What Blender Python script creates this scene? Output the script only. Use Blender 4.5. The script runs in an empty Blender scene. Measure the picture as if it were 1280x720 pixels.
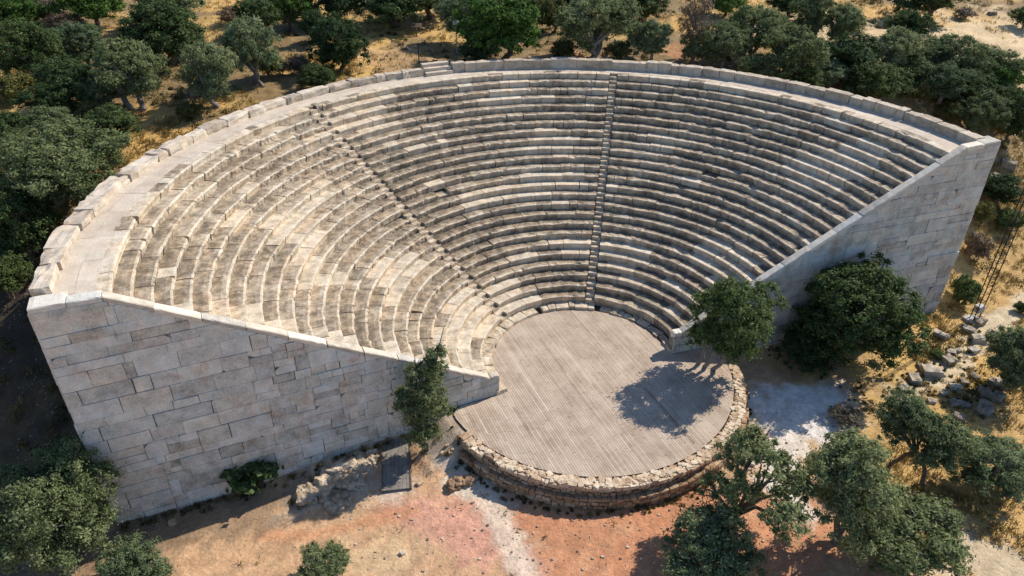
import bpy, bmesh, math, random
import numpy as np
from mathutils import Vector, Matrix, noise

R_ = math.radians
rng = random.Random(11)
scene = bpy.context.scene
COL = scene.collection

# ------------------------------------------------------------------ measured layout (metres)
F_PX, PITCH, ROLL, CAM = 897.47, 0.56464, 0.0061, Vector((-4.3508, -35.2697, 27.5519))
RISE, TREAD, R1, Z1, NROW = 0.4336, 0.72, 6.1523, 0.6719, 25
R25, Z25 = R1 + 24*TREAD, Z1 + 24*RISE
STAIR_A = (R_(80.7), R_(142.0))
DECK_C, DECK_R = (0.12, -0.81), 8.83
LA, LC = Vector((-5.03, -3.30)), Vector((-23.80, -11.50))      # left retaining wall, front face line
RA, RC = Vector((5.73, 0.67)), Vector((25.95, 7.30))           # right retaining wall, front face line
LD = (LC-LA).normalized(); RD = (RC-RA).normalized()
LN = Vector((-LD.y, LD.x)); LN = LN if LN.y < 0 else -LN
RN = Vector((-RD.y, RD.x)); RN = RN if RN.y < 0 else -RN
SUN_AZ, SUN_EL = R_(34.5), R_(42.0)

_c, _s = math.cos(PITCH), math.sin(PITCH)
_V = Vector((0, _s, _c)); _X = Vector((1, 0, 0)); FWD = Vector((0, _c, -_s))
RIGHT = _X*math.cos(ROLL) + _V*math.sin(ROLL)
UP = -_X*math.sin(ROLL) + _V*math.cos(ROLL)
def ray(px, py):
    return FWD + RIGHT*((px-640)/F_PX) - UP*((py-360)/F_PX)
def at(px, py, z):
    d = ray(px, py); return CAM + d*((z-CAM.z)/d.z)

# ------------------------------------------------------------------ terrain height
AX = (math.cos(R_(111)), math.sin(R_(111)))
HS = np.array([-300, -40, -6, -2.5, 3, 10, 16, 21, 27, 60, 150, 600.])
HZ = np.array([-2.3, -1.7, -1.32, -1.25, .6, 4.3, 7.4, 9.4, 10.3, 11.6, 14.5, 22.])
def vnoise(x, y, sc, seed=0):
    x = np.asarray(x, float)*sc+seed*17.3; y = np.asarray(y, float)*sc-seed*9.1
    xi = np.floor(x).astype(np.int64); yi = np.floor(y).astype(np.int64); fx = x-xi; fy = y-yi
    fx = fx*fx*(3-2*fx); fy = fy*fy*(3-2*fy)
    def h(a, b):
        n = (a*374761393 + b*668265263 + seed*1442695) & 0x7fffffff
        n = ((n ^ (n >> 13))*1274126177) & 0x7fffffff
        return ((n ^ (n >> 16)) & 0xffff)/65535.
    return (h(xi, yi)*(1-fx)+h(xi+1, yi)*fx)*(1-fy)+(h(xi, yi+1)*(1-fx)+h(xi+1, yi+1)*fx)*fy
def fbm(x, y, sc, seed=0, o=4):
    v = 0; a = .5; t = 0
    for i in range(o):
        v = v + a*vnoise(x, y, sc*2**i, seed+i); t += a; a *= .55
    return v/t
def inside(x, y):
    r = np.hypot(x, y); t = x*.927+y*.375
    dL = (x-LA.x)*LN.x+(y-LA.y)*LN.y; dR = (x-RA.x)*RN.x+(y-RA.y)*RN.y
    return (r < 26.1) & np.where(t < 0, dL < -.35, dR < -.35)
def height(x, y):
    x = np.asarray(x, float); y = np.asarray(y, float)
    s = x*AX[0]+y*AX[1]
    z = np.interp(s, HS, HZ)
    amp = np.clip((s+4)/8, .10, 1)
    z = z + (fbm(x, y, .22, 3)-.5)*.9*amp + (fbm(x, y, 1.1, 5)-.5)*.22*np.clip(amp+.1, 0, 1)
    z = z - .55*np.exp(-(((x+19.5)**2+(y+10.5)**2)/34))
    z = z + .95*np.exp(-(np.clip(np.abs(x+7.6)-.4, 0, 9)/.8)**2-(np.clip(np.abs(y+5.4)-.5, 0, 9)/.7)**2)      # earth bank beside the deck
    rc = np.hypot(x-DECK_C[0], y-DECK_C[1])
    an = np.degrees(np.arctan2(y-DECK_C[1], x-DECK_C[0]))
    sec = (an < -138.3) & (an > -165)
    z = np.where(sec & (rc < 11.6), np.maximum(z, -.10-.95*np.clip((rc-9.3)/1.9, 0, 1)), z)
    z = np.where((rc < 9.3) & ~(sec & (rc > 8.3)), -1.6, z)
    z = np.where(inside(x, y), -2.2, z)
    return z
def hz(x, y): return float(height(x, y))
def ground(px, py, lift=0.):
    d = ray(px, py); t = 20.
    while t < 400:
        p = CAM + d*t
        if not bool(inside(p.x, p.y)) and p.z <= hz(p.x, p.y)+lift: return p
        t += .15
    return CAM + d*200

# ------------------------------------------------------------------ materials
def new_mat(name):
    m = bpy.data.materials.new(name); m.use_nodes = True
    nt = m.node_tree; nt.nodes.clear()
    out = nt.nodes.new('ShaderNodeOutputMaterial'); b = nt.nodes.new('ShaderNodeBsdfPrincipled')
    b.inputs['Roughness'].default_value = .9
    b.inputs['Specular IOR Level'].default_value = .2
    nt.links.new(b.outputs[0], out.inputs[0])
    return m, nt, b
def N(nt, t, **kw):
    n = nt.nodes.new('ShaderNode'+t)
    for k, v in kw.items(): setattr(n, k, v)
    return n
def noise_node(nt, scale, detail=4, rough=.6, vec=None, stretch=None):
    n = N(nt, 'TexNoise'); n.inputs['Scale'].default_value = scale; n.inputs['Detail'].default_value = detail; n.inputs['Roughness'].default_value = rough
    if vec is None:
        g = N(nt, 'NewGeometry'); vec = g.outputs['Position']
    if stretch:
        mp = N(nt, 'VectorMath', operation='MULTIPLY'); mp.inputs[1].default_value = stretch
        nt.links.new(vec, mp.inputs[0]); vec = mp.outputs[0]
    nt.links.new(vec, n.inputs['Vector'])
    return n.outputs['Fac']
def mth(nt, op, a, b, clamp=False):
    n = N(nt, 'Math', operation=op); n.use_clamp = clamp
    for i, v in enumerate((a, b)):
        if isinstance(v, (int, float)): n.inputs[i].default_value = v
        else: nt.links.new(v, n.inputs[i])
    return n.outputs[0]
def ramp(nt, fac, stops):
    r = N(nt, 'ValToRGB'); cr = r.color_ramp
    while len(cr.elements) < len(stops): cr.elements.new(.5)
    for e, (p, c) in zip(cr.elements, stops): e.position = p; e.color = (*c, 1)
    nt.links.new(fac, r.inputs[0]); return r.outputs[0]
def mixc(nt, fac, a, b, mode='MIX'):
    m = N(nt, 'Mix', data_type='RGBA', blend_type=mode)
    for s, v in ((0, fac), (6, a), (7, b)):
        if isinstance(v, (int, float)): m.inputs[s].default_value = v
        elif isinstance(v, tuple): m.inputs[s].default_value = (*v, 1)
        else: nt.links.new(v, m.inputs[s])
    return m.outputs[2]
def bump(nt, b, h, strength, dist=.03):
    bp = N(nt, 'Bump'); bp.inputs['Strength'].default_value = strength; bp.inputs['Distance'].default_value = dist
    nt.links.new(h, bp.inputs['Height']); nt.links.new(bp.outputs[0], b.inputs['Normal'])
def stone(name, stops, n1=.45, n2=.2, sc=1.1, bmp=.5, stain=None, streak=0., specks=0., hue=0., block=0.):
    m, nt, b = new_mat(name)
    at_ = N(nt, 'Attribute', attribute_name='tone').outputs['Fac']
    a = mth(nt, 'MULTIPLY', mth(nt, 'SUBTRACT', noise_node(nt, sc, 6, .65), .5), n1*2)
    c = mth(nt, 'MULTIPLY', mth(nt, 'SUBTRACT', noise_node(nt, sc*9, 4, .7), .5), n2*2)
    f = mth(nt, 'ADD', mth(nt, 'ADD', at_, a), c)
    if streak: f = mth(nt, 'ADD', f, mth(nt, 'MULTIPLY', mth(nt, 'SUBTRACT', noise_node(nt, 3.2, 5, .7, None, (1, 1, .22)), .5), streak*2))
    f = mth(nt, 'ADD', f, 0., True)
    col = ramp(nt, f, stops)
    if hue:
        k = N(nt, 'MapRange'); k.inputs['From Min'].default_value = .38; k.inputs['From Max'].default_value = .62
        nt.links.new(noise_node(nt, sc*1.3, 4, .6), k.inputs['Value'])
        col = mixc(nt, hue, col, mixc(nt, k.outputs[0], (.86, .91, .88), (1.07, .99, .91)), 'MULTIPLY')
    if block:
        wn = N(nt, 'TexWhiteNoise', noise_dimensions='1D'); nt.links.new(mth(nt, 'MULTIPLY', at_, 913.7), wn.inputs['W'])
        tint = ramp(nt, wn.outputs['Value'], [(0, (.88, .97, 1.05)), (.35, (.97, 1., 1.01)), (.7, (1.04, 1., .92)), (1, (1.12, 1., .84))])
        col = mixc(nt, block, col, tint, 'MULTIPLY')
    if specks:
        k = N(nt, 'MapRange'); k.inputs['From Min'].default_value = .60; k.inputs['From Max'].default_value = .70
        nt.links.new(noise_node(nt, 11, 5, .75), k.inputs['Value'])
        col = mixc(nt, mth(nt, 'MULTIPLY', k.outputs[0], specks), col, (.085, .07, .055))
    if stain:
        lo, hi, sscale, sc_col = stain
        k = N(nt, 'MapRange'); k.inputs['From Min'].default_value = lo; k.inputs['From Max'].default_value = hi
        nt.links.new(noise_node(nt, sscale, 7, .7), k.inputs['Value'])
        col = mixc(nt, k.outputs[0], col, sc_col)
    nt.links.new(col, b.inputs['Base Color'])
    bump(nt, b, mth(nt, 'ADD', noise_node(nt, 7, 6, .7), mth(nt, 'MULTIPLY', noise_node(nt, 40, 3, .6), .3)), bmp, .05)
    return m
M = {}
M['seat'] = stone('weathered_limestone', [(0, (.11, .088, .066)), (.28, (.235, .186, .138)), (.55, (.43, .346, .26)), (.8, (.585, .49, .38)), (1, (.69, .60, .49))], .76, .42, 2.0, .9, None, .22, .65, .5, .4)
M['wall'] = stone('ashlar_limestone', [(0, (.13, .11, .09)), (.3, (.355, .33, .295)), (.6, (.57, .545, .505)), (1, (.76, .74, .70))], .62, .42, 1.3, .9, stain=(.55, .72, .42, (.33, .22, .14)), specks=.55, hue=.75, block=.38)
M['parapet'] = stone('parapet_limestone', [(0, (.18, .14, .105)), (.35, (.36, .295, .23)), (.65, (.545, .46, .375)), (1, (.68, .60, .50))], .5, .3, 1.8, .8, None, .12, .4, .5, .4)
M['coping'] = stone('coping_limestone', [(0, (.26, .225, .185)), (.4, (.52, .47, .405)), (.75, (.66, .61, .545)), (1, (.74, .70, .635))], .45, .28, 2.2, .7, None, 0., .35, .3, .5)
M['walk'] = stone('walkway_limestone', [(0, (.23, .18, .14)), (.4, (.42, .345, .275)), (.7, (.53, .45, .365)), (1, (.63, .55, .46))], .5, .3, 1.1, .5, None, 0., .3, .3)
M['rubble'] = stone('rubble_stone', [(0, (.12, .08, .05)), (.35, (.31, .195, .12)), (.65, (.52, .385, .27)), (1, (.68, .58, .45))], .4, .25, 2.6, .9, None, 0, .4, .4, .6)
M['rock'] = stone('grey_rock', [(0, (.09, .075, .06)), (.4, (.25, .21, .17)), (.7, (.43, .375, .31)), (1, (.58, .52, .44))], .5, .3, 2.4, 1., None, 0, .5, .5, .6)
M['palerock'] = stone('pale_rock', [(0, (.17, .12, .08)), (.4, (.40, .31, .22)), (.7, (.58, .49, .38)), (1, (.70, .62, .51))], .5, .3, 2.4, 1., None, 0, .5, .5)
M['joint'] = stone('dark_joint_fill', [(0, (.05, .043, .036)), (1, (.12, .10, .08))], .2, .1)

def wood_mat():
    m, nt, b = new_mat('weathered_deck_boards')
    t = N(nt, 'Attribute', attribute_name='tone').outputs['Fac']
    big = mth(nt, 'MULTIPLY', mth(nt, 'SUBTRACT', noise_node(nt, .6, 7, .7), .5), 1.3)
    g = N(nt, 'NewGeometry')
    rt = N(nt, 'VectorRotate', rotation_type='Z_AXIS'); rt.inputs['Angle'].default_value = R_(67); nt.links.new(g.outputs['Position'], rt.inputs['Vector'])
    gr = mth(nt, 'MULTIPLY', mth(nt, 'SUBTRACT', noise_node(nt, 3, 4, .6, rt.outputs[0], (.5, 14, 1)), .5), .35)
    f = mth(nt, 'ADD', mth(nt, 'ADD', t, big), gr, True)
    col = ramp(nt, f, [(0, (.17, .12, .08)), (.35, (.33, .25, .185)), (.65, (.455, .36, .275)), (1, (.56, .465, .37))])
    nt.links.new(col, b.inputs['Base Color']); b.inputs['Roughness'].default_value = .75
    bump(nt, b, noise_node(nt, 3, 4, .6, rt.outputs[0], (.5, 20, 1)), .3, .01)
    return m
M['deck'] = wood_mat()

def plain(name, c, rough=.7, metal=0., var=.25, sc=6):
    m, nt, b = new_mat(name)
    n = noise_node(nt, sc, 5, .6)
    col = ramp(nt, n, [(.3, tuple(x*(1-var) for x in c)), (.7, tuple(min(1, x*(1+var)) for x in c))])
    nt.links.new(col, b.inputs['Base Color']); b.inputs['Roughness'].default_value = rough; b.inputs['Metallic'].default_value = metal
    return m
M['bark'] = plain('bark', (.13, .10, .075), .95, 0, .4, 9)
M['palebark'] = plain('pale_bark', (.22, .19, .165), .95, 0, .35, 9)
M['iron'] = plain('dark_rusty_iron', (.035, .026, .022), .6, .3, .4, 8)
M['steel'] = plain('galvanised_steel', (.42, .43, .44), .5, .5, .15, 8)
M['white'] = plain('white_painted_metal', (.75, .75, .73), .5, 0, .06, 8)
M['greyboard'] = plain('grey_weathered_boards', (.20, .175, .15), .85, 0, .3, 3)
M['brownwood'] = plain('old_brown_wood', (.16, .11, .075), .85, 0, .3, 5)
M['concrete'] = plain('concrete', (.42, .40, .37), .9, 0, .15, 5)
M['glass'] = plain('lamp_glass', (.55, .58, .6), .15, 0, .03, 5)
M['black'] = plain('black_metal', (.02, .02, .022), .5, .2, .2, 5)

def leaf_mat(name, lo, mid, hi, trans=.22, spec=.3, rough=.55, var=.18):
    m, nt, b = new_mat(name)
    t = N(nt, 'Attribute', attribute_name='tone').outputs['Fac']
    oi = N(nt, 'ObjectInfo').outputs['Random']
    f = mth(nt, 'ADD', t, mth(nt, 'MULTIPLY', mth(nt, 'SUBTRACT', oi, .5), var*2), True)
    col = ramp(nt, f, [(0, lo), (.5, mid), (1, hi)])
    fr = mth(nt, 'FRACT', mth(nt, 'MULTIPLY', oi, 7.31), 0)
    col = mixc(nt, .9, col, ramp(nt, fr, [(0, (.80, .92, .95)), (.35, (.95, 1., .95)), (.7, (1.04, 1.05, .94)), (1, (1.15, 1.13, 1.0))]), 'MULTIPLY')
    nt.links.new(col, b.inputs['Base Color'])
    b.inputs['Roughness'].default_value = rough; b.inputs['Specular IOR Level'].default_value = spec
    tr = N(nt, 'BsdfTranslucent'); nt.links.new(col, tr.inputs[0])
    mx = N(nt, 'MixShader'); mx.inputs[0].default_value = trans
    out = [n for n in nt.nodes if n.type == 'OUTPUT_MATERIAL'][0]
    nt.links.new(b.outputs[0], mx.inputs[1]); nt.links.new(tr.outputs[0], mx.inputs[2]); nt.links.new(mx.outputs[0], out.inputs[0])
    return m
M['olive'] = leaf_mat('olive_leaves', (.074, .100, .042), (.178, .210, .100), (.36, .38, .215), .38, .1, .8)
M['dark'] = leaf_mat('evergreen_leaves', (.030, .050, .018), (.072, .108, .038), (.15, .185, .075), .34, .12, .7)
M['bright'] = leaf_mat('bright_green_leaves', (.040, .080, .016), (.10, .175, .038), (.18, .27, .07), .34, .12, .7)
M['midgreen'] = leaf_mat('mid_green_leaves', (.044, .072, .022), (.105, .148, .052), (.21, .25, .105), .34, .12, .75)
M['yellowish'] = leaf_mat('yellow_green_leaves', (.065, .066, .02), (.135, .13, .045), (.23, .205, .08), .3, .1, .7)
M['dry'] = leaf_mat('dry_twigs', (.10, .065, .04), (.20, .135, .085), (.33, .24, .16), .1)
M['grass'] = leaf_mat('dry_grass', (.19, .115, .035), (.37, .245, .085), (.55, .40, .17), .25, .1, .8)
M['under'] = leaf_mat('undergrowth_leaves', (.030, .034, .015), (.085, .08, .034), (.24, .17, .07), .25, .1, .8)

# ------------------------------------------------------------------ mesh builder
class MB:
    def __init__(s): s.v = []; s.f = []; s.t = []
    def add(s, verts, faces, tones):
        o = len(s.v); s.v.extend(verts)
        if not isinstance(tones, (list, tuple)): tones = [tones]*len(faces)
        for f, t in zip(faces, tones): s.f.append([i+o for i in f]); s.t.append(t)
    def box(s, c, ax, hx, ay, hy, az, hzz, tone=.5):
        c = Vector(c); ax, ay, az = Vector(ax), Vector(ay), Vector(az)
        v = [c+ax*hx*i+ay*hy*j+az*hzz*k for k in (-1, 1) for j in (-1, 1) for i in (-1, 1)]
        s.add(v, [(0, 2, 3, 1), (4, 5, 7, 6), (0, 1, 5, 4), (2, 6, 7, 3), (0, 4, 6, 2), (1, 3, 7, 5)], tone)
    def tube(s, pts, radii, n=7, tone=.5, cap=True):
        pts = [Vector(p) for p in pts]; rings = []
        v = []; f = []
        for i, p in enumerate(pts):
            d = (pts[min(i+1, len(pts)-1)]-pts[max(i-1, 0)]).normalized()
            a = d.orthogonal().normalized() if i == 0 else (a - d*a.dot(d)).normalized()
            b = d.cross(a)
            for k in range(n):
                q = 2*math.pi*k/n; v.append(p+(a*math.cos(q)+b*math.sin(q))*radii[i])
        for i in range(len(pts)-1):
            for k in range(n):
                f.append((i*n+k, i*n+(k+1) % n, (i+1)*n+(k+1) % n, (i+1)*n+k))
        if cap: f.append(tuple(range(n))[::-1]); f.append(tuple((len(pts)-1)*n+k for k in range(n)))
        s.add(v, f, tone)
    def rock(s, c, ax, ay, az, dims, seed, n=3, rough=.12, rnd=.35, tone=.5, tv=.12):
        """a block of stone: a subdivided box, partly rounded, with worn, uneven faces"""
        c = Vector(c); idx = {}; v = []; f = []; tt = []
        rr = random.Random(seed); off = Vector((rr.random()*90, rr.random()*90, rr.random()*90))
        hx, hy, hh = dims; m = min(dims)
        def vert(i, j, k):
            key = (i, j, k)
            if key in idx: return idx[key]
            p = Vector((2*i/n-1, 2*j/n-1, 2*k/n-1))
            q = p.normalized()*max(abs(p.x), abs(p.y), abs(p.z))*1.18
            p = p.lerp(q, rnd)
            w = Vector((p.x*hx, p.y*hy, p.z*hh))
            w = w + p.normalized()*(noise.noise(w*1.1/m*.6+off)*rough*m*2 + noise.noise(w*3.1/m*.6+off)*rough*m*.8)
            idx[key] = len(v); v.append(c+ax*w.x+ay*w.y+az*w.z); return idx[key]
        for d in range(3):
            for e in (0, n):
                for a in range(n):
                    for b in range(n):
                        def k(x, y):
                            t = [0, 0, 0]; t[d] = e; t[(d+1) % 3] = x; t[(d+2) % 3] = y; return vert(*t)
                        q = [k(a, b), k(a+1, b), k(a+1, b+1), k(a, b+1)]
                        f.append(q if e else q[::-1]); tt.append(tone+rr.uniform(-tv, tv)*.5)
        s.add(v, f, tt)
    def build(s, name, mat, parent=None, smooth=False):
        me = bpy.data.meshes.new(name); me.from_pydata([tuple(v) for v in s.v], [], s.f)
        a = me.attributes.new('tone', 'FLOAT', 'FACE'); a.data.foreach_set('value', np.array(s.t, np.float32))
        me.materials.append(M[mat]); me.update()
        if smooth: me.polygons.foreach_set('use_smooth', [True]*len(me.polygons))
        o = bpy.data.objects.new(name, me); COL.objects.link(o)
        if parent: o.parent = parent; o.matrix_parent_inverse = Matrix.Translation(-Vector(parent.location))
        return o
def tag(o, label, cat, group=None):
    o['label'] = label; o['category'] = cat
    if group: o['group'] = group
    return o
def thing(name, label, cat, loc=(0, 0, 0), group=None):
    o = bpy.data.objects.new(name, None); COL.objects.link(o); o.location = loc; o.empty_display_size = .3
    return tag(o, label, cat, group)
XX, YY, ZZ = Vector((1, 0, 0)), Vector((0, 1, 0)), Vector((0, 0, 1))

# ------------------------------------------------------------------ the theatre: seating
def wall_angle_left(r, off):
    D = LA.dot(LN)-off; pn = math.atan2(LN.y, LN.x); a = pn - math.acos(max(-1, min(1, D/r))); return a+2*math.pi
def wall_angle_right(r, off):
    D = RA.dot(RN)-off; pn = math.atan2(RN.y, RN.x); return pn + math.acos(max(-1, min(1, D/r)))

def ring_block(mb, r0, zt, rise, tread, a0, a1, tone, restored, er, rr, back=.31):
    n = max(2, int(math.ceil((a1-a0)*r0/.17)))
    P = [(.09, -rise-.07), (.055, -rise*.6), (.016, -.14), (0, -.06), (.018, -.012), (.11, 0), (tread*.5, -.004), (tread+.14, -.012)]
    dr = rr.gauss(0, .008 if restored else .019); dz = rr.gauss(0, .006 if restored else .014)
    tl = rr.gauss(0, .012 if not restored else .003)
    chip = None
    if not restored and rr.random() < .5:
        chip = (rr.random(), rr.uniform(.08, .35), rr.uniform(.04, .15))
    v = []; f = []; t = []
    for i in range(n+1):
        u = i/n; a = a0+(a1-a0)*u; ca, sa = math.cos(a), math.sin(a)
        ends = .02 if (i == 0 or i == n) and not restored else 0
        ch = 0
        if chip:
            q = abs(u-chip[0])/chip[1]
            if q < 1: ch = chip[2]*(1-q*q)
        for j, (d, z) in enumerate(P):
            r = r0+d+dr+tl*(u-.5)
            zz = zt+z+dz
            w = noise.noise(Vector((r*ca*1.7, r*sa*1.7, zz*2.3)))*er + noise.noise(Vector((r*ca*6, r*sa*6, zz*6)))*er*.8
            if j <= 4: r += w + (ends if j < 6 else 0)
            if 2 <= j <= 6: zz += w*.55 - (ends*.7 if j < 6 else 0)
            if ch and 1 <= j <= 5:
                r += ch*(.9 if j in (2, 3, 4) else .4); zz -= ch*(.75 if j in (3, 4, 5) else .2)
            v.append((r*ca, r*sa, zz))
    m = len(P)
    for i in range(n):
        for j in range(m-1):
            f.append((i*m+j, (i+1)*m+j, (i+1)*m+j+1, i*m+j+1))
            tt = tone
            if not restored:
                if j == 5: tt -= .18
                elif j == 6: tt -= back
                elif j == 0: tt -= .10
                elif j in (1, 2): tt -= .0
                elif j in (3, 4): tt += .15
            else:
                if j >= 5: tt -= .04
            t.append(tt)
    f.append(tuple(range(m))[::-1]); t.append(tone-.15)
    f.append(tuple(n*m+j for j in range(m))); t.append(tone-.15)
    mb.add(v, f, t)

theatre = thing('ancient_theatre', 'semicircular stone theatre seating bowl of curved limestone rows around the wooden stage floor', 'theatre')
STAIR_W = .62
def row_arc(k):
    r = R1+(k-1)*TREAD; hw = STAIR_W/2/r
    aR, aL = wall_angle_right(r+.35, .42), wall_angle_left(r+.35, .42)
    return r, hw, aR, aL
core = MB()
for k in range(1, NROW+1):
    r, hw, aR, aL = row_arc(k); zt = Z1+(k-1)*RISE
    last = k == NROW
    tread = .62 if last else TREAD
    spans = [(aR, STAIR_A[0]-hw), (STAIR_A[0]+hw, STAIR_A[1]-hw), (STAIR_A[1]+hw, aL)]
    # backing under the rows, set 9 cm in from the visible stones
    n = 90; v = []; f = []
    for i in range(n+1):
        a = aR-.01+(aL-aR+.02)*i/n; ca, sa = math.cos(a), math.sin(a)
        for (d, z) in ((.16, -RISE-.3), (.16, -.3), (tread+.3, -.3)):
            v.append(((r+d)*ca, (r+d)*sa, zt+z))
    for i in range(n):
        for j in range(2): f.append((i*3+j, i*3+3+j, i*3+4+j, i*3+1+j))
    core.add(v, f, .3)
    for w, (b0, b1) in enumerate(spans):
        mb = MB(); a = b0; rr = random.Random(k*31+w*7)
        while a < b1-1e-4:
            L = rr.choice((.7, .95, 1.2, 1.5, 1.9, 1.1))*rr.uniform(.85, 1.2)
            if last: L *= 1.1
            da = L/r
            if b1-(a+da) < .45/r: da = b1-a
            mid = a+da/2
            nz = noise.noise(Vector((math.cos(mid)*r*.16+3, math.sin(mid)*r*.16, k*.21)))
            rest = nz > .33 or rr.random() < .05
            if w == 2 and (b1-mid)*r < 1.5 and 5 < k < 20 and rr.random() < .8: rest = True
            if w == 2 and k <= 4 and rr.random() < .5: rest = True
            if last: rest = rr.random() < .75
            er = .010 if rest else rr.choice((.024, .032, .044, .065))
            tone = rr.uniform(.72, .88) if rest else rr.uniform(.46, .69)+nz*.18
            if w == 2 and not rest: tone += .06
            g = rr.choice((.004, .006, .008, .012, .03))/r
            zo = 0.
            if not rest and k < 16 and rr.random() < .035: zo = -rr.uniform(.08, .2)
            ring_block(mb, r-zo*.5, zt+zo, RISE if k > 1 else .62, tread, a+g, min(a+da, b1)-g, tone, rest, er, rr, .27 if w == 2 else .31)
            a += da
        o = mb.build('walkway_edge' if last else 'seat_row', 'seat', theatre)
core.build('seat_backing', 'joint', theatre)
mb = MB(); rr = random.Random(61); a = wall_angle_right(24.8, .4); aE = wall_angle_left(24.8, .4)
while a < aE-1e-4:
    da = min(rr.uniform(1.2, 3.)/24.8, aE-a); cuts_ = [R25+.60, R25+.60+rr.uniform(.7, 1.2), 25.95]
    for c0, c1 in zip(cuts_, cuts_[1:]):
        v = []; n = 8; dz = rr.uniform(-.008, .006)
        for i in range(n+1):
            q = a+.0002+(da-.0004)*i/n
            for r in (c0+.004, (c0+c1)/2, c1-.004): v.append((r*math.cos(q), r*math.sin(q), Z25-.004+dz+noise.noise(Vector((r*math.cos(q), r*math.sin(q), 0)))*.02))
        f = [(i*3+k, i*3+3+k, i*3+4+k, i*3+1+k) for i in range(n) for k in (0, 1)]
        mb.add(v, f, rr.uniform(.55, .75))
    a += da
mb.build('walkway', 'walk', theatre)
mb = MB(); n = 120; v = []; f = []
for i in range(n+1):
    a = wall_angle_right(24.8, .4)+(aE-wall_angle_right(24.8, .4))*i/n
    for r in (R25+.3, 26.1): v.append((r*math.cos(a), r*math.sin(a), Z25-.06))
for i in range(n): f.append((i*2, i*2+2, i*2+3, i*2+1))
mb.add(v, f, .2); mb.build('walkway_bed', 'joint', theatre)

# stairways: two worn steps to each row
for sa_ in STAIR_A:
    mb = MB(); rr = random.Random(int(sa_*100))
    for k in range(1, NROW+1):
        r = R1+(k-1)*TREAD; zt = Z1+(k-1)*RISE
        for q, (d0, zz) in enumerate(((-.02, zt-RISE*.5), (.36, zt-.01))):
            ra, rb = r+d0, r+d0+.44
            rc = (ra+rb)/2; j = rr.uniform(-.02, .02)
            c = Vector((rc*math.cos(sa_), rc*math.sin(sa_), zz-.24+rr.uniform(-.015, .015)))
            er = Vector((math.cos(sa_+j), math.sin(sa_+j), 0)); et = Vector((-er.y, er.x, 0))
            mb.rock(c, er, et, ZZ, ((rb-ra)/2, STAIR_W/2-.02, .24), k*5+q, 3, .07, .06, rr.uniform(.55, .8) if q else rr.uniform(.42, .62))
    mb.build('stairway', 'seat', theatre)

# stone kerb between the deck and the first row
mb = MB(); rr = random.Random(5)
a = wall_angle_right(5.8, .1)
while a < wall_angle_left(5.8, .1):
    L = rr.uniform(.35, .95); da = L/5.8
    if rr.random() > .06:
        lo = a < 1.15
        h = rr.uniform(.06, .16) if lo else rr.uniform(.16, .27)
        er = Vector((math.cos(a+da/2), math.sin(a+da/2), 0)); et = Vector((-er.y, er.x, 0))
        mb.rock(er*(5.86+rr.uniform(-.04, .05))+ZZ*(h-.3), er, et, ZZ, (.36 if not lo else rr.uniform(.2, .34), L/2-.015, .3), int(a*1000), 3, .10, .12, rr.uniform(.45, .8))
    a += da
mb.build('orchestra_kerb', 'seat', theatre)

# curved outer face of the bowl
mb = MB(); n = 160
aR, aL = wall_angle_right(26.2, .05), wall_angle_left(26.2, .05)
v = []; f = []
for i in range(n+1):
    a = aR+(aL-aR)*i/n; ca, sa = math.cos(a), math.sin(a)
    for (r, z) in ((26.35, -3.), (26.22, Z25-.02), (R25+1.2, Z25-.02)): v.append((r*ca, r*sa, z))
for i in range(n):
    for j in range(2): f.append((i*3+j, i*3+3+j, i*3+4+j, i*3+1+j))
mb.add(v, f, .35); mb.build('outer_wall', 'wall', theatre)

# ------------------------------------------------------------------ parapet along the rim
def parapet(label, a0, a1, seed):
    rr = random.Random(seed)
    am = (a0+a1)/2
    t = thing('rim_parapet', label, 'parapet', (25.8*math.cos(am), 25.8*math.sin(am), Z25))
    a = a0
    while a < a1-1e-3:
        left = a > R_(118)
        L = rr.choice((.6, 1., 1.5, 2., 2.4) if left else (.9, 1.3, 1.7, 2.2, .55))*rr.uniform(.85, 1.15)
        da = min(L/25.8, a1-a)
        if a1-a-da < .5/25.8: da = a1-a
        q = math.degrees(a+da/2)
        h = np.interp(q, [15, 40, 80, 110, 118, 150, 203], [.60, .60, .72, .72, .50, .46, .42])*rr.uniform(.88, 1.1)
        th = np.interp(q, [15, 40, 60, 100, 125, 160, 195, 203], [.75, .75, .7, .68, .75, .88, .95, .8])*rr.uniform(.92, 1.06)
        if left and rr.random() < .10: h *= rr.uniform(.45, .8)
        rin = np.interp(q, [15, 30, 60, 85, 100, 112, 150, 175, 203], [25.65, 25.6, 25.25, 24.75, 24.8, 25.2, 25.4, 25.5, 25.65])+rr.uniform(-.05, .05)*(2 if left else 1)
        am = a+da/2; er = Vector((math.cos(am), math.sin(am), 0)); et = Vector((-er.y, er.x, 0))
        b = MB()
        b.rock(er*(rin+th/2)+ZZ*(Z25+h/2-.06), er, et, ZZ, (th/2, (a+da-am)*25.8-(rr.choice((.006, .008, .012, .012, .06)) if left else .012), h/2+.06), rr.randrange(10**6), 4,
               rr.uniform(.14, .30) if left else rr.uniform(.07, .17), rr.uniform(.10, .26) if left else rr.uniform(.04, .12), rr.uniform(.42, .72) if left else rr.uniform(.38, .62))
        b.build('parapet_block', 'parapet', t)
        a += da
parapet('squared limestone parapet blocks along the rim, from the stone steps round to the right wall', R_(17.2), R_(111.6), 3)
parapet('rough pale limestone parapet blocks along the rim, from the left wall to the stone steps', R_(117.2), R_(203.2), 4)
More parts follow.
